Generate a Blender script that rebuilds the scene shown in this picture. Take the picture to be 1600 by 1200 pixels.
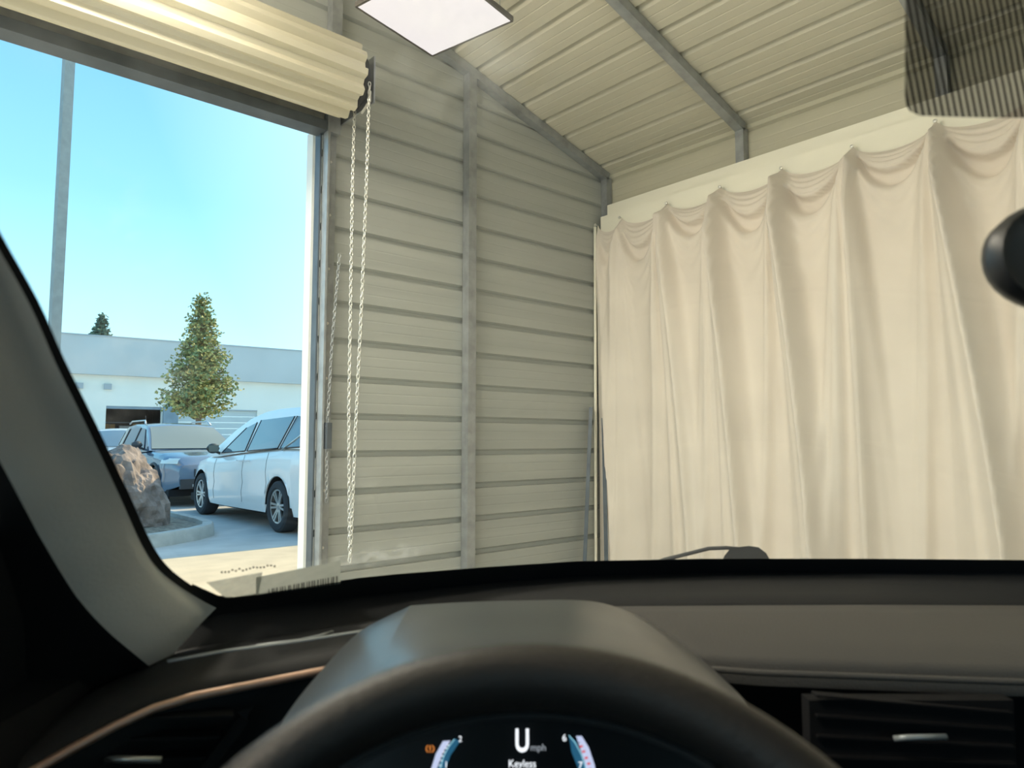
import bpy, bmesh, math, random
import numpy as np
from mathutils import Vector, Matrix, noise
random.seed(7)
for o in list(bpy.data.objects): bpy.data.objects.remove(o)
SC = bpy.context.scene
COL = SC.collection
PI = math.pi
rad = math.radians

# ------------------------------------------------------------------ camera
CAM_H, FPX, PITCH, YAW = 1.2, 1102.0, rad(4.613), rad(48.66)
cd = bpy.data.cameras.new('camera'); cam = bpy.data.objects.new('camera', cd); COL.objects.link(cam)
cd.sensor_width = 36; cd.lens = FPX / 1600 * 36; cd.clip_start = .01; cd.clip_end = 400
cam.location = (0, 0, CAM_H); cam.rotation_euler = (PI/2 + PITCH, 0, YAW - PI/2)
cd.dof.use_dof = True; cd.dof.focus_distance = 5.0; cd.dof.aperture_fstop = 8.0
SC.camera = cam

# ------------------------------------------------------------------ sky, sun, exposure
SUN_AZ, SUN_EL = rad(9), rad(31)
SUN_DIR = Vector((math.cos(SUN_EL)*math.cos(SUN_AZ), math.cos(SUN_EL)*math.sin(SUN_AZ), math.sin(SUN_EL)))
w = bpy.data.worlds.new('sky'); SC.world = w; w.use_nodes = True
nt = w.node_tree; N = nt.nodes; L = nt.links; N.clear()
tc = N.new('ShaderNodeTexCoord'); sep = N.new('ShaderNodeSeparateXYZ'); L.new(tc.outputs['Generated'], sep.inputs[0])
rp = N.new('ShaderNodeValToRGB'); L.new(sep.outputs['Z'], rp.inputs[0])
el = rp.color_ramp.elements
el[0].position = 0.0; el[0].color = (.80, 1.15, 1.24, 1)
el[1].position = 1.0; el[1].color = (.18, .45, .82, 1)
for p, c in ((.14, (.52, .98, 1.16, 1)), (.30, (.30, .70, .98, 1)), (.46, (.21, .54, .86, 1))):
    e = el.new(p); e.color = c
dt = N.new('ShaderNodeVectorMath'); dt.operation = 'DOT_PRODUCT'; L.new(tc.outputs['Generated'], dt.inputs[0]); dt.inputs[1].default_value = SUN_DIR
mr = N.new('ShaderNodeMapRange'); mr.inputs[1].default_value = .50; mr.inputs[2].default_value = 1.05; L.new(dt.outputs['Value'], mr.inputs[0])
mx = N.new('ShaderNodeMixRGB'); mx.inputs[2].default_value = (1.15, 1.4, 1.4, 1); L.new(mr.outputs[0], mx.inputs[0]); L.new(rp.outputs[0], mx.inputs[1])
bg = N.new('ShaderNodeBackground'); bg.inputs[1].default_value = 1.0; L.new(mx.outputs[0], bg.inputs[0])
wo = N.new('ShaderNodeOutputWorld'); L.new(bg.outputs[0], wo.inputs[0])
sd = bpy.data.lights.new('sun', 'SUN'); sd.energy = 4.4; sd.angle = rad(.6); sd.color = (1.0, .80, .50)
sun = bpy.data.objects.new('sun', sd); COL.objects.link(sun); sun.location = (30, 5, 25)
sun.rotation_euler = SUN_DIR.to_track_quat('Z', 'Y').to_euler()
vs = SC.view_settings; vs.view_transform = 'Standard'; vs.look = 'None'; vs.gamma = 1; vs.exposure = 0.5; vs.use_curve_mapping = False
ADDED_LAMP = 44.0   # radiance of the unseen panels added to brighten the garage; the one by the gable is a weaker film-wrapped panel

# ------------------------------------------------------------------ helpers
def mat(name, col, rough=.6, metal=0, var=.0, scale=8, bump=0, bscale=60, spec=.5, stretch=(1, 1, 1), emit=None, estr=0, coat=0, sheen=0):
    m = bpy.data.materials.new(name); m.use_nodes = True
    t = m.node_tree; b = t.nodes['Principled BSDF']
    b.inputs['Base Color'].default_value = (*col, 1); b.inputs['Roughness'].default_value = rough; b.inputs['Metallic'].default_value = metal
    b.inputs['Specular IOR Level'].default_value = spec
    if coat: b.inputs['Coat Weight'].default_value = coat; b.inputs['Coat Roughness'].default_value = .05
    if sheen: b.inputs['Sheen Weight'].default_value = sheen
    if emit: b.inputs['Emission Color'].default_value = (*emit, 1); b.inputs['Emission Strength'].default_value = estr
    co = t.nodes.new('ShaderNodeTexCoord'); mp = t.nodes.new('ShaderNodeMapping'); mp.inputs['Scale'].default_value = stretch
    t.links.new(co.outputs['Object'], mp.inputs[0])
    if var:
        n = t.nodes.new('ShaderNodeTexNoise'); n.inputs['Scale'].default_value = scale; n.inputs['Detail'].default_value = 5
        t.links.new(mp.outputs[0], n.inputs['Vector'])
        r = t.nodes.new('ShaderNodeValToRGB'); e = r.color_ramp.elements
        e[0].position = .3; e[1].position = .7
        e[0].color = (*[c*(1-var) for c in col], 1); e[1].color = (*[min(1, c*(1+var)) for c in col], 1)
        t.links.new(n.outputs[0], r.inputs[0]); t.links.new(r.outputs[0], b.inputs['Base Color'])
    if bump:
        n2 = t.nodes.new('ShaderNodeTexNoise'); n2.inputs['Scale'].default_value = bscale; n2.inputs['Detail'].default_value = 3
        t.links.new(mp.outputs[0], n2.inputs['Vector'])
        bp = t.nodes.new('ShaderNodeBump'); bp.inputs['Strength'].default_value = bump; bp.inputs['Distance'].default_value = .01
        t.links.new(n2.outputs[0], bp.inputs['Height']); t.links.new(bp.outputs[0], b.inputs['Normal'])
    return m

class MB:
    """collects geometry for ONE mesh object"""
    def __init__(s): s.v = []; s.f = []
    def add(s, vs, fs):
        o = len(s.v); s.v += [tuple(p) for p in vs]; s.f += [tuple(i+o for i in f) for f in fs]; return s
    def box(s, x0, x1, y0, y1, z0, z1):
        return s.add([(x0,y0,z0),(x1,y0,z0),(x1,y1,z0),(x0,y1,z0),(x0,y0,z1),(x1,y0,z1),(x1,y1,z1),(x0,y1,z1)],
                     [(0,3,2,1),(4,5,6,7),(0,1,5,4),(1,2,6,5),(2,3,7,6),(3,0,4,7)])
    def bar(s, a, b, wd, hd, up=(0, 0, 1)):
        a = Vector(a); b = Vector(b); d = (b-a).normalized(); sx = d.cross(Vector(up)).normalized(); sy = sx.cross(d)
        vs = [p + sx*i*wd/2 + sy*j*hd/2 for p in (a, b) for i, j in ((-1,-1),(1,-1),(1,1),(-1,1))]
        return s.add(vs, [(0,1,2,3),(7,6,5,4),(0,4,5,1),(1,5,6,2),(2,6,7,3),(3,7,4,0)])
    def tube(s, pts, r, n=8, closed=False, cap=True):
        pts = [Vector(p) for p in pts]; k = len(pts); rs = r if isinstance(r, (list, tuple)) else [r]*k
        vs = []; prev = None
        for i, p in enumerate(pts):
            a = pts[(i-1) % k] if closed or i else p; b = pts[(i+1) % k] if closed or i < k-1 else p
            d = (b-a).normalized()
            if prev is None:
                up = Vector((0,0,1)) if abs(d.z) < .9 else Vector((1,0,0)); sx = d.cross(up).normalized()
            else: sx = (prev - d*prev.dot(d)).normalized()
            prev = sx; sy = d.cross(sx)
            vs += [p + (sx*math.cos(2*PI*j/n) + sy*math.sin(2*PI*j/n))*rs[i] for j in range(n)]
        fs = [(i*n+j, i*n+(j+1) % n, ((i+1) % k)*n+(j+1) % n, ((i+1) % k)*n+j) for i in range(k if closed else k-1) for j in range(n)]
        if cap and not closed: fs += [tuple(range(n))[::-1], tuple((k-1)*n+j for j in range(n))]
        return s.add(vs, fs)
    def grid(s, rows):
        k = len(rows[0]); vs = [p for r in rows for p in r]
        return s.add(vs, [(i*k+j, i*k+j+1, (i+1)*k+j+1, (i+1)*k+j) for i in range(len(rows)-1) for j in range(k-1)])
    def lathe(s, prof, n=24, axis='x', c=(0,0,0)):
        vs = []
        for a, r in prof:
            for j in range(n):
                q = 2*PI*j/n; p = {'x': (a, r*math.cos(q), r*math.sin(q)), 'z': (r*math.cos(q), r*math.sin(q), a), 'y': (r*math.cos(q), a, r*math.sin(q))}[axis]
                vs.append((p[0]+c[0], p[1]+c[1], p[2]+c[2]))
        return s.add(vs, [(i*n+j, i*n+(j+1) % n, (i+1)*n+(j+1) % n, (i+1)*n+j) for i in range(len(prof)-1) for j in range(n)])
    def mesh(s, name, m, smooth=False, angle=None):
        me = bpy.data.meshes.new(name); me.from_pydata(s.v, [], s.f); me.materials.append(m)
        if smooth:
            me.polygons.foreach_set('use_smooth', [True]*len(me.polygons))
            if angle: me.set_sharp_from_angle(angle=rad(angle))
        me.update(); return me
    def build(s, name, m, parent=None, smooth=False, angle=None, sub=0, solid=0):
        o = bpy.data.objects.new(name, s.mesh(name, m, smooth, angle)); COL.objects.link(o)
        if parent: o.parent = parent
        if solid: md = o.modifiers.new('t', 'SOLIDIFY'); md.thickness = solid; md.offset = 0
        if sub: md = o.modifiers.new('s', 'SUBSURF'); md.levels = sub; md.render_levels = sub
        return o
def recalc(o):
    bm = bmesh.new(); bm.from_mesh(o.data); bmesh.ops.recalc_face_normals(bm, faces=bm.faces); bm.to_mesh(o.data); bm.free(); return o
def inst(name, me, parent, loc=(0,0,0), rot=(0,0,0)):
    o = bpy.data.objects.new(name, me); COL.objects.link(o); o.location = loc; o.rotation_euler = rot; o.parent = parent; return o
def thing(name, label, cat, loc=(0,0,0), rz=0, group=None):
    o = bpy.data.objects.new(name, None); COL.objects.link(o); o.location = loc; o.rotation_euler = (0,0,rz); o.empty_display_size = .2
    return tag(o, label, cat, group)
def tag(o, label, cat, group=None):
    o['label'] = label; o['category'] = cat
    if group: o['group'] = group
    return o
def struct(o, label=None):
    o['kind'] = 'structure'
    if label: o['label'] = label
    return o
def empty_struct(name, label=None):
    o = bpy.data.objects.new(name, None); COL.objects.link(o); return struct(o, label)
def interp(x, xs, ys): return float(np.interp(x, xs, ys))

M = {}
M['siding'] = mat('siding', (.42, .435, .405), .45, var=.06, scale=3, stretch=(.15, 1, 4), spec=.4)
M['roofing'] = mat('roofing', (.58, .555, .45), .42, var=.02, scale=3, stretch=(3, .15, 1), spec=.4)
M['galv'] = mat('galvanised_steel', (.36, .38, .39), .42, .45, var=.15, scale=14)
M['galv_dark'] = mat('dark_steel', (.11, .13, .15), .5, .4, var=.15, scale=10)
M['white_board'] = mat('white_board', (.90, .87, .74), .6, var=.04, scale=5, stretch=(1, .2, 1))
M['white_trim'] = mat('white_trim', (.80, .82, .80), .5)
M['coil'] = mat('cream_coil', (.60, .56, .43), .4, var=.05, scale=3, stretch=(.1, 1, 1))
M['black'] = mat('black_plastic', (.012, .013, .016), .5)
M['blackgloss'] = mat('black_gloss', (.005, .006, .008), .35, spec=.3)
M['chain'] = mat('chain_steel', (.72, .71, .66), .35, .7)
M['cloth'] = mat('beige_drape', (.76, .69, .605), .85, var=.05, scale=2.5, bump=.05, bscale=14, sheen=.2)
M['floor'] = mat('garage_floor', (.72, .70, .63), .7, var=.15, scale=4, bump=.1)
M['conc'] = mat('apron_concrete', (.60, .49, .34), .85, var=.10, scale=3, bump=.1)
M['asphalt'] = mat('asphalt', (.50, .49, .46), .9, var=.12, scale=2.2, bump=.15)
M['curb'] = mat('curb_concrete', (.44, .45, .42), .9, var=.14, scale=6, bump=.2)
M['mulch'] = mat('mulch', (.23, .21, .17), 1, var=.5, scale=16, bump=.8, bscale=30)
M['rock'] = mat('rock', (.25, .205, .18), .95, var=.5, scale=5, bump=.7, bscale=18)

# ------------------------------------------------------------------ garage shell
YW, XR, XL, EAVE, SL, XRID = 3.89, 4.50, -3.86, 3.46, .2765, .32
YB = -5.2
def roof_z(x): return EAVE + (min(XR - x, x - XL))*SL
HEAD, DX0, DX1 = 3.06, -1.22, 1.865
RIB = .2286; Z0 = 3.385
fl = MB().box(XL, XR, YB, YW, -.12, 0).build('floor', M['floor']); struct(fl, 'grey concrete floor of the metal garage')

PROF = [(0, 0), (.003, .026), (.030, .026), (.044, 0), (.098, 0), (.104, .0015), (.112, 0), (.160, 0), (.166, .0015), (.174, 0), (RIB, 0)]
def x_lim(z):
    d = max(0, z - EAVE)/SL
    return XL + d, XR - d
def gable(name, y, sgn, label, hx0=DX0, hx1=DX1+.02, hole=True):
    wl = empty_struct(name, label)
    k = -8
    while True:
        z0 = Z0 - k*RIB; k += 1
        if z0 + RIB <= 0: break
        if z0 > roof_z(XRID): continue
        def piece(za, zb, xa, xb):
            zz = sorted({za, zb} | {z0+p for p, _ in PROF if za < z0+p < zb})
            rows = []
            for z in zz:
                a, b = x_lim(z)
                if a > b: a = b = XRID
                yo = y + sgn*float(np.interp(z-z0, [p for p, _ in PROF], [d for _, d in PROF]))
                rows.append([(max(a, xa), yo, z), (max(max(a, xa), min(b, xb)), yo, z)])
            if len(rows) > 1: MB().grid(rows).build('siding_panel', M['siding'], wl)
        za, zb = max(0, z0), min(z0+RIB, roof_z(XRID))
        if hole and za < HEAD:
            zc = min(zb, HEAD); piece(za, zc, -99, hx0); piece(za, zc, hx1, 99)
            if zb > HEAD: piece(HEAD, zb, -99, 99)
        else: piece(za, zb, -99, 99)
    return wl
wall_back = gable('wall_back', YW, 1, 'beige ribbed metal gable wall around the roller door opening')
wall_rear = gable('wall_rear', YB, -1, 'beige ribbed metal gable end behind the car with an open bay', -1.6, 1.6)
def side_wall(name, x, sgn, label, zmin=0):
    wl = empty_struct(name, label); rows = []
    for p, d in PROF: rows.append([(sgn*d, YB, p), (sgn*d, YW, p)])
    me = MB().grid(rows).mesh('siding_panel', M['siding_side'])
    k = 0
    while Z0 - k*RIB + RIB > max(0, zmin):
        z0 = Z0 - k*RIB; k += 1
        if z0 + RIB > EAVE:
            r2 = [[(x+sgn*d, YB, z0+p), (x+sgn*d, YW, z0+p)] for p, d in PROF if z0+p < EAVE] + [[(x, YB, EAVE+.004), (x, YW, EAVE+.004)]]
            MB().grid(r2).build('siding_panel', M['siding_side'], wl); continue
        inst('siding_panel', me, wl, (x, 0, z0))
    return wl
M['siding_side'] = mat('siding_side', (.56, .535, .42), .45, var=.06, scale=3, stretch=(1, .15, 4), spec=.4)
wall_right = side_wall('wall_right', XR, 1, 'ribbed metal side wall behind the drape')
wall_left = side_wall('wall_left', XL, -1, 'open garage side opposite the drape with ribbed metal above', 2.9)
# roof
RPROF = [(0, 0), (.042, .044), (.047, .044), (.051, 0), (.1, 0), (.106, .0015), (.112, 0), (.16, 0), (.166, .003), (.172, 0), (RIB, 0)]
ceiling = empty_struct('ceiling', 'ribbed metal roof on grey steel rafters')
cs = 1/math.sqrt(1+SL*SL); slope_len = (XR-XRID)/cs
def roof_side(sg):
    q = 0; xe = XR if sg > 0 else XL
    ang = math.atan(SL)*sg
    rows = [[(-sg*p, YB, d), (-sg*p, YW+.05, d)] for p, d in RPROF]
    me = MB().grid(rows).mesh('roof_panel', M['roofing'])
    off = .115 - RIB
    while off < slope_len:
        if off < 0:
            rr = [[(-sg*p, YB, d), (-sg*p, YW+.05, d)] for p, d in RPROF if p+off > -.125]
            m2 = MB().grid(rr).mesh('roof_panel', M['roofing'])
        elif off + RIB > slope_len:
            rr = [[(-sg*p, YB, d), (-sg*p, YW+.05, d)] for p, d in RPROF if p+off <= slope_len+.01]
            m2 = MB().grid(rr).mesh('roof_panel', M['roofing']) if len(rr) > 1 else None
        else: m2 = me
        if m2: inst('roof_panel', m2, ceiling, (xe - sg*off*cs, 0, EAVE + off*cs*SL), (0, ang, 0))
        off += RIB
roof_side(1); roof_side(-1)
FT = .064
frames = [YW-.036, 2.585, 1.30, .0, -1.30, -2.60, -3.9, YB+.04]
for y in frames:
    for sg in (1, -1):
        xe = XR-.04 if sg > 0 else XL+.04
        MB().bar((xe, y, roof_z(xe)-FT/2-.008), (XRID, y, roof_z(XRID)-FT/2-.008), FT, FT).build('rafter', M['galv'], ceiling)
    for x, wl in ((XR-.04, wall_right), (XL+.04, wall_left)):
        MB().box(x-FT/2, x+FT/2, y-FT/2, y+FT/2, 0, roof_z(x)-.05).build('post', M['galv'], wl)
for x, z1 in ((2.99, None), (-2.35, None)):
    MB().box(x-.034, x+.034, YW-.075, YW-.006, 0, roof_z(x)-.06).build('post', M['galv'], wall_back)
for x in (1.93, -1.29):
    MB().box(x-.034, x+.034, YW-.075, YW-.006, HEAD, roof_z(x)-.06).build('post', M['galv'], wall_back)
# door opening frame
door1 = empty_struct('door_1', 'open roller door opening with galvanised guides and white outer trim')
for sx, xx in ((1, DX1), (-1, DX0)):
    def bx(a, b, *r): return (xx+a, xx+b, *r) if sx > 0 else (xx-b, xx-a, *r)
    MB().box(*bx(.0, .085, YW+.09, YW+.17, 0, HEAD+.05)).build('outer_trim', M['white_trim'], door1)
    MB().box(*bx(-.012, .0, YW-.035, YW+.03, 0, HEAD)).build('guide_channel', M['galv_dark'], door1)
    g = MB()
    g.box(*bx(.004, .016, YW-.105, YW-.04, 0, HEAD+.10)); g.box(*bx(.022, .03, YW-.09, YW-.01, 0, HEAD+.06)); g.box(*bx(.03, .098, YW-.028, YW-.006, 0, HEAD+.04))
    g.build('guide_angle', M['galv'], door1)
    for i in range(9):
        MB().lathe([(0, 0), (0, .009), (.006, .009), (.008, 0)], 6, 'y', (xx+sx*.06, YW-.036, .25+i*.33)).build('bolt', M['chain'], door1)
h = MB(); h.box(DX0, DX1, YW-.06, YW+.02, HEAD+.055, HEAD+.20); h.build('header', M['galv'], door1)
MB().box(DX0, DX1, YW-.10, YW+.02, HEAD-.01, HEAD+.05).build('door_bottom_bar', M['galv_dark'], door1)
MB().box(DX0-.1, DX1+.1, YW+.09, YW+.17, HEAD+.10, HEAD+.22).build('outer_trim', M['white_trim'], door1)

# ------------------------------------------------------------------ roller door coil and chain
CY, CZ, CR, CX = 3.59, 3.285, .20, 1.90
roll = thing('roller_door', 'rolled-up cream corrugated steel door coil hanging over the opening', 'roller door', (CX, CY, CZ))
g = MB(); n = 120; ring = []
for i in range(n+1):
    a = 2*PI*i/n; r = CR*(1 - .018*(a/(2*PI))) + .034*max(-.5, min(.5, 1.2*math.sin(a*12)))
    ring.append((r*math.cos(a), r*math.sin(a)))
g.grid([[(-3.14, y, z) for y, z in ring], [(.0, y, z) for y, z in ring]])
g.add([(0, 0, 0)] + [(-.003, y, z) for y, z in ring], [(0, i, i+1) for i in range(1, n+1)])
g.build('door_coil', M['coil'], roll, True, 40)
MB().tube([(-3.3, 0, 0), (.14, 0, 0)], .03, 12).build('axle', M['galv_dark'], roll, True, 40)
MB().lathe([(.02, 0), (.02, .15), (.03, .158), (.045, .158), (.05, .14), (.055, 0)], 40).build('chain_wheel', M['black'], roll, True, 40)
MB().box(.09, .10, -.12, YW-CY-.01, -.14, .14).box(.03, .10, YW-CY-.02, YW-CY-.008, -.16, .16).build('end_bracket', M['galv'], roll)
MB().tube([(.05, -.15, -.10), (.05, -.15, -.155), (.06, -.04, -.185)], .008).build('chain_guide', M['chain'], roll)
def chain(strands, r=.0034, ln=.030):
    g = MB()
    for pts in strands:
        pts = [Vector(p) for p in pts]; acc = []
        for a, b in zip(pts[:-1], pts[1:]):
            m_ = max(1, int((b-a).length/(ln*.78)))
            acc += [(a.lerp(b, i/m_), (b-a).normalized()) for i in range(m_)]
        for i, (p, d) in enumerate(acc):
            sx = d.cross(Vector((0, 1, 0))).normalized(); sy = d.cross(sx)
            if i % 2: sx, sy = sy, sx
            g.tube([p + d*ln*.5*math.cos(q) + sx*.0085*math.sin(q) for q in [2*PI*j/8 for j in range(8)]], r, 5, True)
    return g
L0 = [(.045, -.15, -.06), (.035, -.155, -.6), (.015, -.16, -1.3), (-.012, -.165, -2.0), (-.03, -.17, -2.62), (-.035, -.17, -2.74)]
L1 = [(.045, .02, -.16), (.02, -.02, -.6), (.0, -.06, -1.2), (-.02, -.10, -1.9), (-.035, -.16, -2.6), (-.035, -.17, -2.74)]
L2 = [(.03, .14, -1.0), (.01, .17, -1.5), (-.0, .19, -2.0), (.005, .19, -2.45)]
c = chain([L0, L1]).build('hand_chain', M['chain'], roll, True); c['kind'] = 'stuff'
c = chain([L2], .003).build('tie_off_chain', M['galv'], roll, True); c['kind'] = 'stuff'
MB().box(-.01, .02, .17, .21, -2.13, -1.98).build('chain_keeper', M['galv_dark'], roll)

# ------------------------------------------------------------------ ceiling light panel by the gable, and unseen ones added for brightness
M['diffuser'] = mat('led_film', (.25, .25, .25), .3, bump=.35, bscale=3, emit=(1.0, .92, .93), estr=.58)
M['added_diffuser'] = mat('added_panel', (.9, .9, .9), .3, emit=(1.0, .90, .74), estr=ADDED_LAMP)
M['lamp_frame'] = mat('lamp_frame', (.10, .09, .08), .5)
def lamp(x, y, z, rz, label, group=None, dm='diffuser'):
    t = thing('ceiling_light', label, 'light', (x, y, z), rz, group); s = .30
    rows = [[((-1+2*i/12)*s, (-1+2*j/12)*s, -.012 + .016*noise.noise(Vector((i*.5+x*7, j*.45, y*3)))*(0 < i < 12 and 0 < j < 12)) for j in range(13)] for i in range(13)]
    if dm == 'diffuser': MB().grid(rows).build('diffuser', M[dm], t, True)
    else:   # added panels: deep lens shaped to shine sideways onto the roof ribs
        q = [(-s, -s), (s, -s), (s, s), (-s, s), (-s, -s)]
        MB().grid([[(a, b, -.002) for a, b in q], [(a*.97, b*.97, -.12) for a, b in q]]).add([(a*.97, b*.97, -.12) for a, b in q[:4]], [(0, 1, 2, 3)]).build('added_wrap_lens', M[dm], t)
    f = MB()
    for a, b in (((-s, -s), (s, -s)), ((s, -s), (s, s)), ((s, s), (-s, s)), ((-s, s), (-s, -s))): f.bar((*a, .0), (*b, .0), .014, .026)
    f.build('frame', M['lamp_frame'], t); MB().box(-s, s, -s, s, .004, .012).build('back_plate', M['lamp_frame'], t)
    for sx in (-1, 1):
        for sy in (-1, 1):
            wx, wy = x + sx*.25*math.cos(rz) - sy*.25*math.sin(rz), y + sx*.25*math.sin(rz) + sy*.25*math.cos(rz)
            MB().tube([(sx*.25, sy*.25, .01), (sx*.25, sy*.25, roof_z(wx)-z-.0)], .003, 5).build('cable', M['galv'], t)
    return t
lamp(2.11, 3.03, 3.53, rad(12.4), 'square white light panel in creased film hung beside the gable wall')
for x, y in ((.30, 3.03), (-1.5, 3.03), (-1.5, .75), (-1.5, -1.6)):  # out-of-view panels, added to light the room and the drape from the left
    lamp(x, y, 3.53, rad(12.4), 'unseen square light panel added to brighten the garage', 'added unseen light panels', 'added_diffuser')

# ------------------------------------------------------------------ boards and drape
b1 = MB().box(4.405, 4.43, -4.9, 3.80, 2.90, 3.165).build('trim_1', M['white_board']); struct(b1, 'upper white painted board along the side wall posts')
b2 = MB().box(4.365, 4.403, -4.9, 3.84, 2.78, 3.065).build('trim_2', M['white_board']); struct(b2, 'lower white painted board carrying the drape pins')
PINS = [3.86] + [3.60 - .4585*i for i in range(15)]
ZP = 3.0; BOT = .03
rng = random.Random(3)
# folds: pin index, shift of fold foot along the wall (m), start depth, foot width, height
FOLDS = []
main = {1: (-.02, .06), 2: (-.28, .07), 3: (-.22, .11), 4: (-.30, .12), 5: (-.06, .085), 6: (-.36, .13)}
for i in range(len(PINS)):
    sh, am = main.get(i, (rng.uniform(-.35, -.02), rng.uniform(.08, .12)))
    FOLDS += [(i, sh, .0, .055, am), (i, sh+.16+rng.uniform(-.03, .04), .0, .04, .030), (i, .12+rng.uniform(0, .10), .0, .045, .028), (i, sh-.10, .0, .05, .02)]
FINE = [(i, rng.uniform(-.34, .34), rng.uniform(.016, .03), rng.uniform(.012, .024), rng.uniform(.7, 2.6)) for i in range(len(PINS)) for _ in range(7)]
def drape_d(Y, s):
    """height of the cloth off the board at wall coordinate Y and depth s below the pins (numpy)"""
    d = np.zeros_like(Y)
    sn = s/3.0
    for (i, sh, s0, wd, am) in FOLDS:
        yf = PINS[i] + sh*np.clip(sn, 0, 1)**.85
        ww = .012 + (wd-.012)*np.clip(s/1.0, 0, 1)**.8
        x = (Y - yf)/ww
        prof = np.where(x > 0, np.exp(-np.abs(x)**1.3*.45), np.exp(-np.abs(x*1.5)**1.5*.8))
        d += 1.75*am*np.clip(.25 + s/.5, 0, 1)*prof
    for (i, sh, wd, am, ln) in FINE:
        x = (Y - (PINS[i] + sh*np.clip(sn, 0, 1)**.8))/(.008 + (wd-.008)*np.clip(s/.9, 0, 1))
        d += am*np.exp(-x*x)*np.clip(s/.12, 0, 1)*np.clip(1.3-s/ln, 0, 1)
    # gathered star of creases at every pin
    for k, p in enumerate(PINS):
        r = np.maximum(s, .02); a = (Y-p)/r
        d += .030*np.exp(-(a/.22)**2)*np.exp(-s/.7)
        d += .010*np.cos(a*26 + k*1.7)*np.exp(-(a/.55)**2)*np.exp(-s/.45)*np.clip(s/.06, 0, 1)
    # swags between the pins: rolled top hem, dark pocket, then the lip of the long front layer
    P_ = np.array(PINS)
    idx = np.clip(np.searchsorted(-P_, -Y) - 1, 0, len(PINS)-2)
    t = np.clip((P_[idx]-Y)/(P_[idx]-P_[idx+1]), 0, 1)
    ph = np.sin(idx*2.3)*.5+.5; t = np.clip(t + .07*np.sin(idx*1.9)*4*t*(1-t), 0, 1); c = 4*t*(1-t)
    D = .30 + .10*ph; lip = D*np.clip(c, 0, 1)**.75; q = s - lip
    sm = np.clip((q+.015)/.05, 0, 1); sm = sm*sm*(3-2*sm)
    d += .085*np.clip(c*2.2, 0, 1)*sm*np.exp(-np.maximum(q, 0)/1.3)
    top = .085*np.clip(c, 0, 1)**.65; xx = (s-top)/np.maximum(lip*.70-top, .02)
    d += .085*c**.6*np.where(xx < 1, np.clip(xx, 0, 1)**.7, np.exp(-((xx-1)/.10)**2))*np.clip(lip/.12, 0, 1)
    for fr, am, wd in ((.25, .014, .016), (.5, .018, .016), (.75, .016, .014)):
        d += am*c**.7*np.exp(-((xx-fr)/.07)**2)*np.clip(lip/.15, 0, 1)
    for fr, am, wd in ((1.22, .020, .03), (1.5, .016, .04), (1.9, .012, .05)):
        d += am*c**1.2*np.exp(-((s-lip*fr)/wd)**2)
    # broad undulation lower down
    d += .02*np.sin(Y*7.1+.8*sn)*np.clip(s/1.5, 0, 1) + .012*np.sin(Y*15.7+1.0+1.5*sn)*np.clip(s/1.2, 0, 1)
    d += .05*np.clip(s/2.9, 0, 1)
    d *= (.15 + .85*np.clip((3.86-Y)/.62, 0, 1)**.9)*np.clip(.22 + s/.14, 0, 1)
    return d
ny, ns = 560, 150
Ys = np.linspace(3.86, -3.2, ny); ss = (np.linspace(0, 1, ns)**1.35)
P_ = np.array(PINS); idx = np.clip(np.searchsorted(-P_, -Ys)-1, 0, len(PINS)-2)
t = np.clip((P_[idx]-Ys)/(P_[idx]-P_[idx+1]), 0, 1); top = .085*(4*t*(1-t))**.65
YY = np.repeat(Ys[None, :], ns, 0); SS = top[None, :] + ss[:, None]*(ZP-BOT-top[None, :])
DD = drape_d(YY, SS)
XX = 4.357 - np.maximum(DD, .004); ZZ = ZP - SS
V = np.stack([XX, YY, ZZ], -1).reshape(-1, 3)
ii = np.arange(ns*ny).reshape(ns, ny)
F = np.stack([ii[:-1, :-1], ii[1:, :-1], ii[1:, 1:], ii[:-1, 1:]], -1).reshape(-1, 4)
me = bpy.data.meshes.new('drape'); me.from_pydata(V.tolist(), [], F.tolist()); me.materials.append(M['cloth'])
me.polygons.foreach_set('use_smooth', [True]*len(me.polygons))
drape = thing('drape', 'long beige fabric drape pinned in swags along the white boards', 'drape', (4.3, 0, 0))
do = bpy.data.objects.new('drape_cloth', me); COL.objects.link(do); do.parent = drape; do.location = (-4.3, 0, 0)
pm = MB().lathe([(-.02, .004), (.0, .004), (.0, .012), (.006, .010), (.009, 0)], 10, 'x').mesh('pin', M['chain'], True, 40)
for p in PINS: inst('pin', pm, drape, (.02, p, ZP-.006), (0, 0, PI))
# corner clutter
tag(MB().tube([(4.30, 3.872, 0), (4.315, 3.872, 1.5), (4.33, 3.872, 2.98)], .012, 10).build('corner_pipe', M['white_board'], None, True, 40), 'thin pale vertical pipe standing in corner at drape edge', 'pipe')
for a, b, lb in (((4.03, 3.76, 0), (4.235, 3.85, 1.47), 'taller dark steel bar leaning into the corner by the drape'), ((4.12, 3.60, 0), (4.215, 3.70, 1.38), 'shorter dark steel bar leaning into the corner by the drape')):
    o = MB(); o.bar(a, b, .03, .004); o.bar(Vector(a)+Vector((.014, .014, 0)), Vector(b)+Vector((.014, .014, 0)), .004, .03)
    tag(o.build('steel_bar', M['galv_dark']), lb, 'bar')

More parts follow.
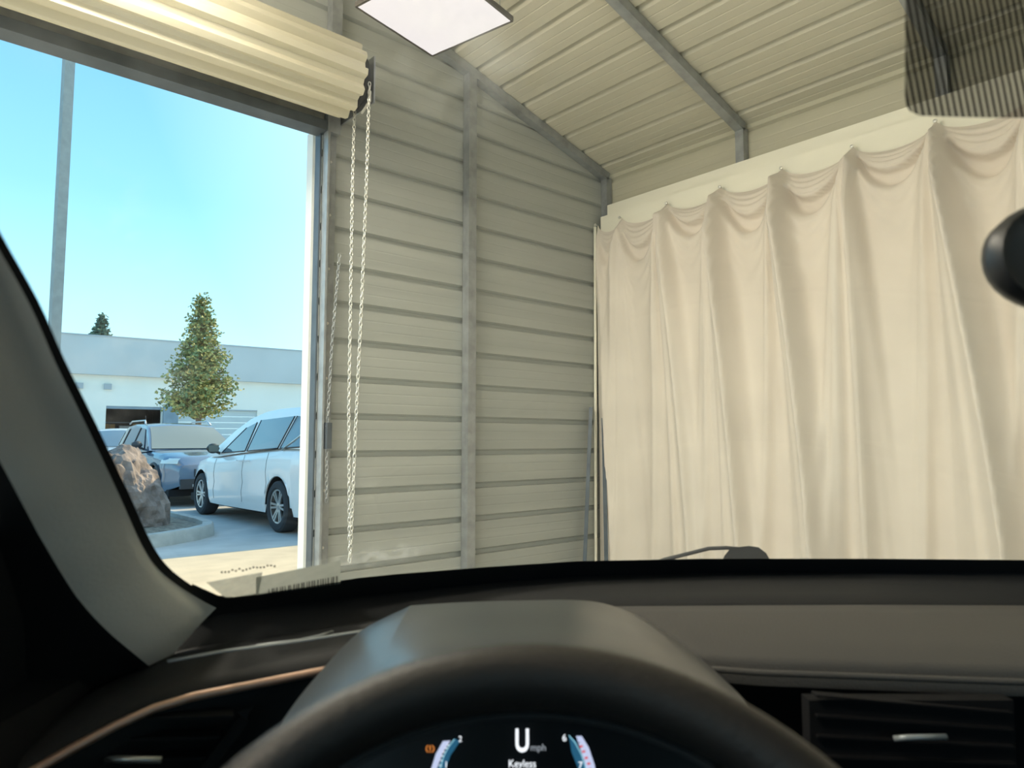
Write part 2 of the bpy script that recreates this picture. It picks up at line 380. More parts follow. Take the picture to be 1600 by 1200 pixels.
# ------------------------------------------------------------------ outdoors
g = MB().add([(-60, YW, -.02), (80, YW, -.02), (80, 60, -.02), (-60, 60, -.02)], [(0, 1, 2, 3)])
g.add([(-60, -60, -.02), (80, -60, -.02), (80, YB, -.02), (-60, YB, -.02)], [(0, 1, 2, 3)])
g.add([(-60, YB, -.02), (XL, YB, -.02), (XL, YW, -.02), (-60, YW, -.02)], [(0, 1, 2, 3)]); g.add([(XR, YB, -.02), (80, YB, -.02), (80, YW, -.02), (XR, YW, -.02)], [(0, 1, 2, 3)])
struct(g.build('ground', M['asphalt']), 'grey asphalt of the parking lot outside')
struct(MB().box(-6, 12, YW, 7.9, -.1, -.008).build('apron', M['conc']), 'pale sunlit concrete apron outside the roller door')
# planter island
isl = thing('planter_island', 'curbed planter island with bare mulch outside the roller door', 'planter', (2.4, 10.8, -.02))
out = [(-3, 8.75), (0, 8.55), (1.4, 8.6), (2.1, 8.75), (2.55, 8.95), (2.95, 9.2), (3.22, 9.5), (3.34, 9.85), (3.38, 10.3), (3.36, 11.4), (3.28, 12.3), (3.05, 12.7), (2.5, 12.85), (0, 12.9), (-3, 12.9)]
cen = Vector((1.2, 10.8))
def inset(p, d):
    v = Vector(p); return tuple(v + (cen-v).normalized()*d)
inn = [inset(p, .17) for p in out]
def rel(p, z): return (p[0]-2.4, p[1]-10.8, z)
prof_c = [[rel(p, 0) for p in out], [rel(inset(p, .01), .12) for p in out], [rel(inset(p, .035), .15) for p in out], [rel(inset(p, .15), .15) for p in out], [rel(p, .05) for p in inn]]
MB().grid([r + [r[0]] for r in prof_c]).build('curb', M['curb'], isl, True, 50)
MB().add([rel((1.2, 10.8), .17)] + [rel(p, .10) for p in inn], [(0, i, i % len(inn)+1) for i in range(1, len(inn)+1)]).build('mulch_bed', M['mulch'], isl)
def boulder(x, y, z, sx, sy, sz, label, seed):
    bm = bmesh.new(); bmesh.ops.create_icosphere(bm, subdivisions=5, radius=1)
    for v in bm.verts:
        p = v.co.copy(); q = p*1.3 + Vector((seed, 0, 0))
        k = 1 + .22*noise.noise(q) + .12*noise.noise(q*2.6) + .06*noise.noise(q*6) + .035*noise.noise(q*14)
        v.co = Vector((p.x*sx, p.y*sy, max(-.25, p.z)*sz))*k
    me = bpy.data.meshes.new('boulder'); bm.to_mesh(me); bm.free(); me.materials.append(M['rock'])
    o = bpy.data.objects.new('boulder', me); COL.objects.link(o); o.location = (x, y, z)
    return tag(o, label, 'boulder')
boulder(2.30, 10.55, .31, .58, .70, .80, 'tall rough brown boulder standing on the planter island', 3)

# --- vehicles
M['glass_car'] = mat('car_window', (.10, .17, .22), .08, 0, spec=1.0, coat=.6)
M['glass_tan'] = mat('car_windscreen', (.20, .22, .19), .12, 0, spec=1.0)
M['tyre'] = mat('tyre', (.035, .04, .045), .85, bump=.3, bscale=80)
M['alloy'] = mat('alloy', (.62, .64, .64), .3, .8)
M['under'] = mat('car_underside', (.012, .013, .015), .9)
M['lens'] = mat('lamp_lens', (.75, .76, .72), .1, coat=.8)
M['lamp_red'] = mat('tail_lamp', (.35, .02, .02), .2, coat=.5)
def wheel(r, wd, spokes=5, dark=False):
    a = wd/2
    ty = MB().lathe([(-a*.8, r*.66), (-a, r*.72), (-a, r*.9), (-a*.8, r*.98), (-a*.4, r), (a*.4, r), (a*.8, r*.98), (a, r*.9), (a, r*.72), (a*.8, r*.66)], 36).mesh('tyre', M['tyre'], True, 40)
    rm = MB().lathe([(a*.82, r*.60), (a*.86, r*.66), (a*.70, r*.69), (-a*.6, r*.64)], 36)
    for i in range(spokes):
        for s in (-.11, .11):
            q = 2*PI*i/spokes
            p0 = (a*.62, r*.12*math.cos(q+s*3), r*.12*math.sin(q+s*3)); p1 = (a*.80, r*.63*math.cos(q+s*1.3), r*.63*math.sin(q+s*1.3))
            rm.bar(p0, p1, r*.085, .02, up=(1, 0, 0))
    rm.lathe([(a*.55, 0), (a*.78, r*.03), (a*.74, r*.13), (a*.5, r*.17)], 16)
    rm = rm.mesh('rim', M['alloy'], True, 35)
    br = MB().lathe([(a*.15, 0), (a*.15, r*.64)], 20).mesh('brake_disc', M['under'])
    return ty, rm, br
def vehicle(name, label, cat, loc, rz, S, group=None):
    """S: dict of stations; local +y forward, +x right, rear axle at y=0"""
    t = thing(name, label, cat, loc, rz, group)
    wb, wr, W = S['wb'], S['wr'], S['W']; f0, f1 = S['tail'], S['nose']
    sta = sorted(set([round(x, 4) for x in np.linspace(f0, f1, 70)] + [round(c + wr*1.17*math.cos(PI*i/14), 4) for c in (0, wb) for i in range(15)]))
    def zb(f):
        b = interp(f, *S['bot'])
        for c in (0, wb):
            R = wr*1.17
            if abs(f-c) < R: b = max(b, wr + math.sqrt(max(0, R*R-(f-c)**2)))
        return b
    def ww(f): return W*interp(f, *S['plan'])
    def sec(f):
        b, tz, h = zb(f), interp(f, *S['top']), ww(f)
        sill = interp(f, *S['bot']); H = tz - sill
        pr = [(.955, 0), (.985, .12), (1.0, .30), (.985, .45), (1.0, .62), (.985, .80), (.955, .92), (.86, .985), (.5, 1.01), (0, 1.02)]
        pts = []
        for a, q in pr:
            z = sill + q*H
            if z < b: z = b
            pts.append((a*h, z))
        return pts
    rows = []
    for f in sta:
        p = sec(f); rows.append([(x, f, z) for x, z in p] + [(-x, f, z) for x, z in p[-2::-1]])
    g = MB().grid(rows)
    for k, e in ((0, 0), (len(rows)-1, -1)):
        o = k*len(rows[0]); n_ = len(rows[0]); g.f.append(tuple(o+i for i in (range(n_) if e else range(n_-1, -1, -1))))
    recalc(g.build('body', M[S['paint']], t, True, 45))
    MB().box(-W*.9, W*.9, f0+.15, f1-.2, .2, .32).box(-W*.72, W*.72, f0+.3, wb-.75, .3, interp(wb*.5, *S['top'])-.06).build('underbody', M['under'], t)
    # greenhouse
    gf = sorted(set(round(x, 4) for x in np.linspace(S['roof'][0][0], S['roof'][0][-1], 44)))
    def gsec(f):
        zr = interp(f, *S['roof']); zt = interp(f, *S['top'])-.03; h = ww(f)*.945; tb = S.get('tumble', .25)
        k = max(0, min(1, (zr-zt)/(S['H']-zt-.02)))
        rh = h*(1-tb*k)
        q = [(0, 0), (.35, .36), (.70, .72), (.88, .90), (1, .97)]
        pts = [(h + (rh-h)*a, zt + (zr-zt)*b) for a, b in q] + [(rh*.84, zr - .012*k), (rh*.45, zr+.012*k), (0, zr+.018*k)]
        return pts
    rows = []
    for f in gf:
        p = gsec(f); rows.append([(x, f, z) for x, z in p] + [(-x, f, z) for x, z in p[-2::-1]])
    recalc(MB().grid(rows).build('roof', M[S['paint']], t, True, 50))
    def side(f, z, sx, off=.008):
        p = gsec(f)[:5]; zs = [q[1] for q in p]; xs = [q[0] for q in p]
        return (sx*(float(np.interp(z, zs, xs))+off), f, z)
    for sx in (-1, 1):
        for qd in S['windows']:
            a, b, c_, d_ = qd; rws = []
            for i in range(7):
                u = i/6; lo = (a[0]+(b[0]-a[0])*u, a[1]+(b[1]-a[1])*u); hi = (d_[0]+(c_[0]-d_[0])*u, d_[1]+(c_[1]-d_[1])*u)
                rws.append([side(lo[0]+(hi[0]-lo[0])*j/5, lo[1]+(hi[1]-lo[1])*j/5, sx) for j in range(6)])
            recalc(MB().grid(rws).build('window', M['glass_car'], t, True))
            for e in (0, -1):
                MB().tube([Vector(p) for p in rws[e]], .008, 5).build('window_seal', M['black'], t, True)
            MB().tube([Vector(r[0]) for r in rws], .009, 5).build('window_seal', M['black'], t, True)
    for (fa, fb, nm) in S['screens']:
        rws = []
        for i in range(9):
            f = fa + (fb-fa)*i/8; p = gsec(f); rh = p[4][0]*.95; zr = p[6][1]; r = []
            for j in range(13):
                s = -1+2*j/12; z = float(np.interp(abs(s)*rh, [0, p[6][0], p[5][0], p[4][0]], [p[7][1], p[6][1], p[5][1], p[4][1]]))
                r.append((s*rh, f + (.012 if nm == 'windscreen' else -.012), z+.012))
            rws.append(r)
        MB().grid(rws).build(nm, M[S.get('screen_mat', 'glass_car')], t, True)
    # wheels
    ty, rm, br = wheel(wr, S.get('tw', .22), S.get('spokes', 5))
    for sx in (-1, 1):
        for c in (0, wb):
            o = inst('tyre', ty, t, (sx*(W-.13), c, wr), (0, 0, 0 if sx > 0 else PI))
            inst('rim', rm, o); inst('brake_disc', br, o)
    for sx in (-1, 1):   # wheel house liners
        for c in (0, wb):
            R = wr*1.16
            MB().grid([[(sx*x, c+R*math.cos(PI*i/16), wr*.7+(wr*.3+R*math.sin(PI*i/16))) for i in range(17)] for x in (W*.97, W*.55)]).build('arch_liner', M['under'], t, True)
            MB().add([(sx*W*.6, c+R*math.cos(PI*i/16), wr+R*math.sin(PI*i/16)) for i in range(17)], [tuple(range(17))]).build('arch_liner', M['under'], t)
    return t, sec, side, ww
def mirror(t, x, f, z, m, sx):
    o = MB(); rws = []
    for i in range(7):
        a = PI*i/6; k = math.sin(a)**.5 if 0 < i < 6 else .15
        rws.append([(x+sx*(.02+.20*i/6), f+.06*k*math.cos(q), z+.085*k*math.sin(q)) for q in [2*PI*j/10 for j in range(11)]])
    o.grid(rws); o.bar((x-sx*.03, f, z-.10), (x+sx*.09, f, z-.04), .05, .04)
    h = o.build('door_mirror', m, t, True, 50)
    MB().add([(x+sx*.05, f-.062, z-.05), (x+sx*.20, f-.062, z-.05), (x+sx*.21, f-.062, z+.05), (x+sx*.05, f-.062, z+.055)], [(0, 1, 2, 3)]).build('mirror_glass', M['glass_tan'], h)
M['van_white'] = mat('white_paint', (.93, .93, .91), .18, coat=.6)
M['mirror_olive'] = mat('mirror_dark', (.05, .055, .05), .3)
VAN = dict(wb=3.09, wr=.345, W=.985, tail=-1.12, nose=4.02, paint='van_white', H=1.70, tumble=.27, spokes=6, tw=.235,
    bot=([-1.12, -.8, 2.2, 3.7, 4.02], [.34, .24, .22, .24, .36]), top=([-1.12, -.9, 0, 1.4, 2.35, 2.9, 3.5, 3.85, 4.02], [1.02, 1.14, 1.15, 1.07, 1.0, .99, .90, .80, .66]),
    plan=([-1.12, -.95, -.4, 2.6, 3.3, 3.75, 4.02], [.80, .93, .985, 1.0, .97, .86, .58]),
    roof=([-1.08, -.98, -.7, -.2, .6, 1.1, 1.6, 2.1, 2.6, 2.88], [1.15, 1.45, 1.66, 1.70, 1.70, 1.67, 1.575, 1.38, 1.12, .985]),
    windows=[((2.28, 1.03), (1.28, 1.07), (1.26, 1.50), (1.60, 1.42)), ((1.20, 1.07), (.10, 1.12), (-.02, 1.56), (1.13, 1.53)), ((.02, 1.12), (-.78, 1.15), (-.62, 1.52), (-.10, 1.56))],
    screens=[(2.82, 1.55, 'windscreen'), (-1.06, -.8, 'rear_window')])
vx, vy = 4.90, 9.25
van, vsec, vside, vww = vehicle('minivan', 'white minivan parked outside with its flank turned to the door', 'minivan', (vx, vy, -.02), 0, VAN)
for sx in (-1, 1):
    mirror(van, sx*.90, 2.38, 1.10, M['mirror_olive'], sx)
    MB().tube([(sx*.992, 1.15, .93), (sx*1.012, 1.20, .935), (sx*1.012, 1.36, .935), (sx*.992, 1.41, .93)], .011, 6).build('door_handle', M['van_white'], van, True)
    MB().tube([(sx*.992, .92, .935), (sx*1.012, .97, .94), (sx*1.012, 1.10, .94), (sx*.992, 1.13, .935)], .011, 6).build('door_handle', M['van_white'], van, True)
    for f in (1.24, .38, 2.42):
        MB().tube([(sx*x*1.002+sx*.001, f, z) for x, z in vsec(f)[1:7]], .002, 4).build('panel_gap', M['under'], van)
    MB().tube([vside(-.06, 1.10, sx, .012), vside(-.32, 1.22, sx, .012), vside(-.62, 1.40, sx, .012), vside(-.86, 1.56, sx, .012)], .014, 6).build('window_moulding', M['alloy'], van, True)
    MB().grid([[(sx*vww(f)*a, f, z) for a, z in ((.99, .70), (.97, .78), (.90, .86))] for f in (3.3, 3.5, 3.7, 3.9)]).build('headlamp', M['lens'], van, True)
    MB().grid([[(sx*vww(f)*(a+.01), f, z) for a, z in ((.99, .88), (.985, 1.0), (.95, 1.12))] for f in (-1.1, -.95, -.8)]).build('tail_lamp', M['lamp_red'], van, True)
# SUV facing the garage
M['suv_blue'] = mat('blue_grey_paint', (.14, .20, .28), .16, .3, coat=.8)
M['cladding'] = mat('black_cladding', (.05, .055, .06), .6)
SUV = dict(wb=2.70, wr=.365, W=.93, tail=-.95, nose=3.62, paint='suv_blue', H=1.60, tumble=.26, spokes=5, tw=.235, screen_mat='glass_tan',
    bot=([-.95, -.6, 3.2, 3.62], [.42, .28, .28, .40]), top=([-.95, -.8, 0, 1.6, 2.1, 2.9, 3.4, 3.62], [.98, 1.08, 1.06, 1.02, 1.04, 1.0, .92, .78]),
    plan=([-.95, -.8, -.2, 2.6, 3.2, 3.62], [.84, .93, 1.0, 1.0, .97, .78]),
    roof=([-.92, -.75, -.5, .2, .8, 1.15, 1.6, 2.05, 2.16], [1.05, 1.35, 1.54, 1.60, 1.59, 1.56, 1.34, 1.08, 1.03]),
    windows=[((1.75, 1.06), (.85, 1.06), (.85, 1.49), (1.20, 1.46)), ((.78, 1.06), (-.05, 1.09), (-.02, 1.49), (.78, 1.50)), ((-.12, 1.09), (-.60, 1.14), (-.48, 1.42), (-.10, 1.48))],
    screens=[(2.10, 1.24, 'windscreen'), (-.90, -.62, 'rear_window')])
def dress_suv(t, sec, side, ww, paint, rails=True):
    for sx in (-1, 1):
        mirror(t, sx*.86, 1.68, 1.14, M['cladding'], sx)
        for c in (0, 2.70):
            R = .365*1.17
            MB().tube([(sx*(ww(c)*.975+.012), c+R*math.cos(PI*i/16), .365+R*math.sin(PI*i/16)) for i in range(-1, 18)], .032, 6).build('arch_cladding', M['cladding'], t, True)
        MB().bar((sx*.915, .4, .34), (sx*.915, 2.3, .34), .05, .13).build('sill_cladding', M['cladding'], t)
        for f in (.72, 1.62):
            MB().tube([(sx*.945, f-.1, .94), (sx*.955, f-.06, .945), (sx*.955, f+.06, .945), (sx*.945, f+.1, .94)], .012, 6).build('door_handle', M['cladding'], t, True)
        MB().grid([[(sx*(ww(f)*a+.006), f, z) for a, z in ((1.0, .80), (.98, .86), (.93, .90))] for f in (3.1, 3.3, 3.45, 3.58)]).build('headlamp', M['lens'], t, True)
        MB().lathe([(3.60, 0), (3.60, .06), (3.56, .08)], 14, 'y', (sx*.62, 0, .52)).build('fog_lamp', M['lens'], t, True)
        if rails: MB().tube([side(1.0, 1.5, sx, -.02)[:2] + (1.57,)] + [(sx*.64, f, 1.655) for f in (.85, .3, -.2)] + [(sx*.64, -.4, 1.60)], .018, 6).build('roof_rail', M['alloy'], t, True)
    g = MB()
    for i in range(7): g.box(-.48+i*.14, -.38+i*.14, 3.60, 3.645, .56, .70)
    g.build('grille', M['cladding'], t)
    MB().box(-.70, .70, 3.56, 3.66, .34, .52).build('lower_bumper', M['cladding'], t)
    MB().bar((-.5, 3.66, .40), (.5, 3.66, .40), .02, .05).build('skid_plate', M['alloy'], t)
    MB().tube([(.3, -.4, 1.58), (.3, -.52, 1.80)], .006, 5).build('aerial', M['black'], t)
sx_, sy_ = 4.72, 17.35
suv, a_, b_, c_ = vehicle('crossover_car', 'blue-grey crossover with roof rails facing the garage beyond the island', 'car', (sx_, sy_, -.02), rad(180), SUV)
dress_suv(suv, a_, b_, c_, 'suv_blue')
M['pale_blue'] = mat('pale_paint', (.55, .64, .70), .2, coat=.6)
TRK = dict(SUV); TRK['paint'] = 'pale_blue'; TRK['screen_mat'] = 'glass_car'
trk, a_, b_, c_ = vehicle('pale_car', 'pale silver car parked behind the crossover near the open bay', 'car', (5.55, 25.3, -.02), rad(170), TRK)
dress_suv(trk, a_, b_, c_, 'pale_blue', False)

# --- light pole
pole = thing('light_pole', 'tall square grey parking lot light pole', 'light pole', (2.20, 15.4, -.02), rad(10))
MB().box(-.085, .085, -.085, .085, .6, 9).build('pole_shaft', mat('pole_grey', (.30, .33, .32), .6, var=.1), pole)
MB().lathe([(0, .27), (.58, .27), (.62, .25), (.62, 0)], 20, 'z').build('pole_base', M['curb'], pole, True, 40)
MB().box(-.14, .14, -.14, .14, .6, .65).build('base_plate', M['galv'], pole)
MB().bar((0, 0, 8.9), (.9, 0, 8.95), .08, .08).box(.7, 1.3, -.18, .18, 8.88, 9.02).build('lamp_head', M['galv'], pole)

# --- trees
M['leaf_a'] = mat('leaf_green', (.22, .28, .11), .7, var=.4, scale=1.5)
M['leaf_b'] = mat('leaf_olive', (.42, .38, .13), .7, var=.35, scale=1.2)
M['leaf_far'] = mat('leaf_far', (.10, .17, .12), .8, var=.3)
M['bark'] = mat('bark', (.22, .15, .10), .9, var=.3, scale=12, bump=.5)
def conifer(name, label, loc, H, z0, rmax, nb, leaf, seed, mats):
    t = thing(name, label, 'tree', loc); R = random.Random(seed)
    MB().tube([(0, 0, 0), (.03, 0, H*.35), (0, .02, H*.7), (0, 0, H*.97)], [.12*H/6, .09*H/6, .05*H/6, .012], 8).build('trunk', M['bark'], t, True)
    gs = [MB() for _ in mats]; br = MB()
    for i in range(nb):
        u = (i+R.random())/nb; z = z0 + (H-z0)*u**1.05
        prof_r = interp(u, [0, .06, .18, .35, .6, .85, 1], [.62, .88, 1.0, .88, .60, .28, .04])*rmax*R.uniform(.72, 1.12)
        a = R.random()*2*PI; dz = R.uniform(.0, .25)*prof_r
        d = Vector((math.cos(a), math.sin(a), 0)); tip = Vector((0, 0, z)) + d*prof_r + Vector((0, 0, dz))
        base = Vector((0, 0, z-.05)); br.tube([base, tip], [.018, .004], 4)
        for k in range(max(5, int(30*prof_r/rmax))):
            s = R.uniform(.22, 1.03); p = base.lerp(tip, s) + Vector((R.gauss(0, .09), R.gauss(0, .09), R.gauss(-.02, .075)))*(.6+.6*rmax)
            g = gs[R.choices(range(len(mats)), [1.0, .8][:len(mats)])[0]]
            for q in range(3):
                dd = Vector((R.gauss(0, 1), R.gauss(0, 1), R.gauss(.1, .6))).normalized()
                nn = dd.cross(Vector((R.gauss(0, 1), R.gauss(0, 1), R.gauss(0, 1)))).normalized()
                ln = leaf*R.uniform(.7, 1.4); wd = ln*.32
                g.add([p, p+dd*ln*.5+nn*wd, p+dd*ln, p+dd*ln*.5-nn*wd], [(0, 1, 2, 3)])
    br.build('branches', M['bark'], t)['kind'] = 'stuff'
    for g, m in zip(gs, mats): g.build('foliage', m, t)['kind'] = 'stuff'
    return t
conifer('conifer_tree', 'cone shaped yellow-green tree standing before the warehouse', (8.15, 26.1, -.02), 6.35, 2.15, 1.18, 250, .11, 5, [M['leaf_a'], M['leaf_b']])
conifer('far_conifer', 'small dark conifer tip rising behind the warehouse parapet', (13.0, 67.5, -.02), 11.75, 6.5, 1.5, 90, .3, 9, [M['leaf_far']])

# --- warehouse
M['wh_wall'] = mat('warehouse_wall', (.90, .90, .82), .9, var=.04, scale=.6)
M['wh_band'] = mat('warehouse_band', (.56, .60, .60), .9, var=.06, scale=.5)
M['wh_cap'] = mat('warehouse_cap', (.42, .47, .50), .8)
M['bay_door'] = mat('bay_door', (.60, .66, .66), .7, var=.04, scale=1)
M['bay_in'] = mat('bay_inside', (.09, .10, .10), .9, var=.3, scale=2)
M['orange'] = mat('orange_steel', (.55, .28, .08), .6)
M['greypipe'] = mat('grey_column', (.24, .32, .38), .8, var=.15, scale=2)
wh = thing('warehouse', 'long pale warehouse with grey parapet band and roller bays', 'building', (10.92, 37.16, -.02), rad(-5.92))
g = MB(); x0, x1 = -26, 34; holes = [(-13.5, -9.7, 2.85), (-7.0, -4.6, 2.85), (-3.37, -1.0, 2.87), (-.23, 3.58, 2.78), (4.32, 8.1, 2.74), (9.0, 12.8, 2.74)]
x = x0
for a, b, hh in holes:
    g.box(x, a, 0, .3, 0, 4.4); g.box(a, b, 0, .3, hh, 4.4); x = b
g.box(x, x1, 0, .3, 0, 4.4); g.build('wall', M['wh_wall'], wh)
MB().box(x0, x1, -.35, .3, 4.3, 6.10).build('parapet_band', M['wh_band'], wh)
MB().box(x0, x1, -.38, .35, 6.08, 6.14).build('parapet_cap', M['wh_cap'], wh)
MB().box(x0, x1, .3, 22, 5.2, 5.4).box(x0, x0+.3, .3, 22, 0, 5.3).box(x1-.3, x1, .3, 22, 0, 5.3).build('roof', M['wh_cap'], wh)
MB().box(-8, 0, 7, 7.2, 0, 5.2).box(-8, -7.8, .3, 7.2, 0, 5.2).box(-.6, -.4, .3, 7.2, 0, 5.2).build('bay_interior', M['bay_in'], wh)
for i, (a, b, hh) in enumerate(holes):
    if i in (2,): continue
    ns_ = 9
    for k in range(ns_):
        MB().box(a, b, .12+.012*(k % 2), .16, hh*k/ns_+.008, hh*(k+1)/ns_-.008).build('bay_door_panel', M['bay_door'], wh)
    MB().box(a, b, -.01, .0, hh, hh+.05).build('door_lintel', M['wh_cap'], wh)
MB().box(-3.37, -1.0, .02, .10, 2.74, 2.90).build('door_lintel', M['greypipe'], wh)
for k in range(3): MB().box(-3.3, -1.1, 3.2, 3.6, .9+k*.62, .95+k*.62).build('shelf', M['orange'] if k == 1 else M['greypipe'], wh)
for k, c in enumerate(((-2.9, .5), (-2.2, .42), (-1.6, .55))): MB().box(c[0]-.25, c[0]+.25, 3.0, 3.4, 1.57, 1.57+c[1]).build('crate', M['orange'] if k != 1 else M['galv'], wh)
MB().box(-2.9, -2.4, 2.2, 2.25, 1.35, 1.45).box(-2.3, -1.9, 2.2, 2.25, 1.35, 1.45).build('light_strip', M['white_trim'], wh)
MB().box(-.95, -.28, -.25, .0, 0, 2.9).build('downpipe_box', M['greypipe'], wh)
for sx in (-3.35, -4.5, -9.5): MB().box(sx-.16, sx+.16, -.14, .0, 3.64, 3.90).build('wall_lamp', M['wh_cap'], wh)
MB().box(3.2, 3.9, 1.0, 1.5, 6.1, 6.3).box(3.5, 3.6, 1.2, 1.3, 5.4, 6.1).build('roof_vent', M['wh_cap'], wh)

# ------------------------------------------------------------------ the car around the camera (local x right, y forward, z up)
car = thing('car', 'white car cabin behind the steering wheel with dark dashboard', 'car', (0, 0, 0), YAW - PI/2)
sp, cp = math.sin(PITCH), math.cos(PITCH)
def pdir(px, py):
    a, b = (px-800)/FPX, (600-py)/FPX
    return Vector((a, cp - b*sp, sp + b*cp))
O = Vector((0, 0, CAM_H))
def at_v(px, py, v): d = pdir(px, py); return O + d*(v/d.y)
def at_w(px, py, w_): d = pdir(px, py); return O + d*(w_/d.z)
UC, VB, GS, WB = .37, 1.20, .66, -.22
def vb(u): return VB - .34*((u-UC)/.72)**2
def G(u, s): return Vector((u, vb(u)-s, CAM_H+WB+GS*s))
def hit(px, py, off=0.0):
    """where the sight line through a pixel meets the windscreen surface"""
    d = pdir(px, py); lo, hi = .05, 3.0
    def fn(k): p = d*k; return (p.z-WB) - GS*(vb(p.x)-p.y)
    # inside the cabin fn < 0
    k = lo
    while k < hi and fn(k) < 0: k += .01
    a, b = k-.01, k
    for _ in range(30):
        m_ = (a+b)/2
        if fn(m_) < 0: a = m_
        else: b = m_
    return O + d*(a-off)
M['dash'] = mat('dash_soft', (.020, .021, .023), .6, spec=.18, bump=.12, bscale=420)
M['dash_grey'] = mat('dash_pad', (.060, .058, .056), .65, spec=.3, bump=.12, bscale=380)
M['hoodmat'] = mat('binnacle_skin', (.026, .032, .037), .29, bump=.03, bscale=420, spec=.75)
M['pillar'] = mat('pillar_trim', (.68, .70, .68), .85, bump=.08, bscale=300)
M['leather'] = mat('wheel_leather', (.017, .015, .0145), .45, bump=.18, bscale=520)
M['copper'] = mat('copper_trim', (.62, .42, .33), .35, .6)
M['satin'] = mat('satin_edge', (.33, .36, .38), .35, .3)
M['carwhite'] = mat('car_white_paint', (.82, .83, .82), .2, coat=.5)
M['frit'] = mat('frit_black', (.006, .007, .009), .6)
M['liner'] = mat('headliner', (.30, .29, .27), .95)
M['doorskin'] = mat('door_skin', (.010, .011, .013), .6, spec=.2)

# windscreen glass
def glass_material():
    m = bpy.data.materials.new('windscreen_glass'); m.use_nodes = True; t = m.node_tree; n = t.nodes; l = t.links; n.clear()
    co = n.new('ShaderNodeTexCoord')
    tr = n.new('ShaderNodeBsdfTransparent'); tr.inputs[0].default_value = (.965, .985, .98, 1)
    gl = n.new('ShaderNodeBsdfGlossy'); gl.inputs['Roughness'].default_value = .03
    fr = n.new('ShaderNodeFresnel'); fr.inputs[0].default_value = 1.42
    mx = n.new('ShaderNodeMixShader'); l.new(fr.outputs[0], mx.inputs[0]); l.new(tr.outputs[0], mx.inputs[1]); l.new(gl.outputs[0], mx.inputs[2])
    total = None
    def add(sock):
        nonlocal total
        if total is None: total = sock
        else:
            a = n.new('ShaderNodeMath'); a.operation = 'MAXIMUM'; l.new(total, a.inputs[0]); l.new(sock, a.inputs[1]); total = a.outputs[0]
    def smudge(c, sc, strength, nscale, lo=.35, hi=.75, rotz=0):
        mp = n.new('ShaderNodeMapping'); mp.vector_type = 'TEXTURE'; mp.inputs['Location'].default_value = c; mp.inputs['Scale'].default_value = sc; mp.inputs['Rotation'].default_value = rotz if rotz else (0, 0, 0)
        l.new(co.outputs['Object'], mp.inputs[0])
        ln = n.new('ShaderNodeVectorMath'); ln.operation = 'LENGTH'; l.new(mp.outputs[0], ln.inputs[0])
        mr = n.new('ShaderNodeMapRange'); mr.interpolation_type = 'SMOOTHSTEP'; mr.inputs[1].default_value = 1.0; mr.inputs[2].default_value = .1; mr.inputs[3].default_value = 0; mr.inputs[4].default_value = 1
        l.new(ln.outputs['Value'], mr.inputs[0])
        nz = n.new('ShaderNodeTexNoise'); nz.inputs['Scale'].default_value = nscale; nz.inputs['Detail'].default_value = 4; l.new(co.outputs['Object'], nz.inputs['Vector'])
        m2 = n.new('ShaderNodeMapRange'); m2.inputs[1].default_value = lo; m2.inputs[2].default_value = hi; m2.inputs[3].default_value = 0; m2.inputs[4].default_value = strength; l.new(nz.outputs[0], m2.inputs[0])
        mu = n.new('ShaderNodeMath'); mu.operation = 'MULTIPLY'; l.new(mr.outputs[0], mu.inputs[0]); l.new(m2.outputs[0], mu.inputs[1]); add(mu.outputs[0])
    smudge(hit(735, 75), (.10, .08, .07), .26, 34)
    smudge(hit(250, 40), (.16, .05, .045), .10, 22)
    smudge(hit(600, 868), (.14, .07, .022), .34, 70, .3, .75)
    smudge(hit(200, 580), (.10, .10, .12), .10, 40)
    smudge(hit(200, 360), (.03, .08, .10), .09, 60, .5, .75)
    di = n.new('ShaderNodeBsdfDiffuse'); di.inputs[0].default_value = (.75, .8, .82, 1)
    tl = n.new('ShaderNodeBsdfTranslucent'); tl.inputs[0].default_value = (.75, .8, .82, 1)
    dm = n.new('ShaderNodeMixShader'); dm.inputs[0].default_value = .7; l.new(di.outputs[0], dm.inputs[1]); l.new(tl.outputs[0], dm.inputs[2])
    m3 = n.new('ShaderNodeMixShader'); l.new(total, m3.inputs[0]); l.new(mx.outputs[0], m3.inputs[1]); l.new(dm.outputs[0], m3.inputs[2])
    o = n.new('ShaderNodeOutputMaterial'); l.new(m3.outputs[0], o.inputs[0]); return m
SMAX = .95
def edge_u(s): return interp(s, [0, .2, .5, .95], [-.385, -.375, -.345, -.30])
rows = []
for i in range(25):
    s = SMAX*i/24; a = edge_u(s); b = 2*UC-a
    rows.append([G(a+(b-a)*j/32, s) for j in range(33)])
glass = MB().grid(rows).build('windscreen', glass_material(), car, True)
# black border: foot of the glass
TOPF = [(300, 912), (340, 930), (365, 933), (400, 927), (480, 915), (560, 903), (620, 897), (760, 886), (900, 877), (1100, 873), (1350, 873), (1598, 875)]
LOWF = [(300, 950), (350, 952), (390, 951), (440, 945), (500, 938), (560, 931), (620, 925), (760, 910), (900, 900), (1100, 895), (1350, 893), (1598, 893)]
ftop = [hit(*p, .004) for p in TOPF]; flow = [hit(*p, .004) for p in LOWF]
for k in range(1, 6):
    u = ftop[len(TOPF)-1].x; uu = u + (2*UC+.385-u)*k/5
    st = (ftop[len(TOPF)-1].z - CAM_H - WB)/GS; sl = (flow[len(TOPF)-1].z - CAM_H - WB)/GS
    ftop.append(G(uu, st+.004)+Vector((0, -.004, 0))); flow.append(G(uu, sl)+Vector((0, -.004, 0)))
MB().grid([ftop, flow, [p+Vector((0, .02, -.05)) for p in flow]]).build('lower_frit', M['frit'], glass, True)
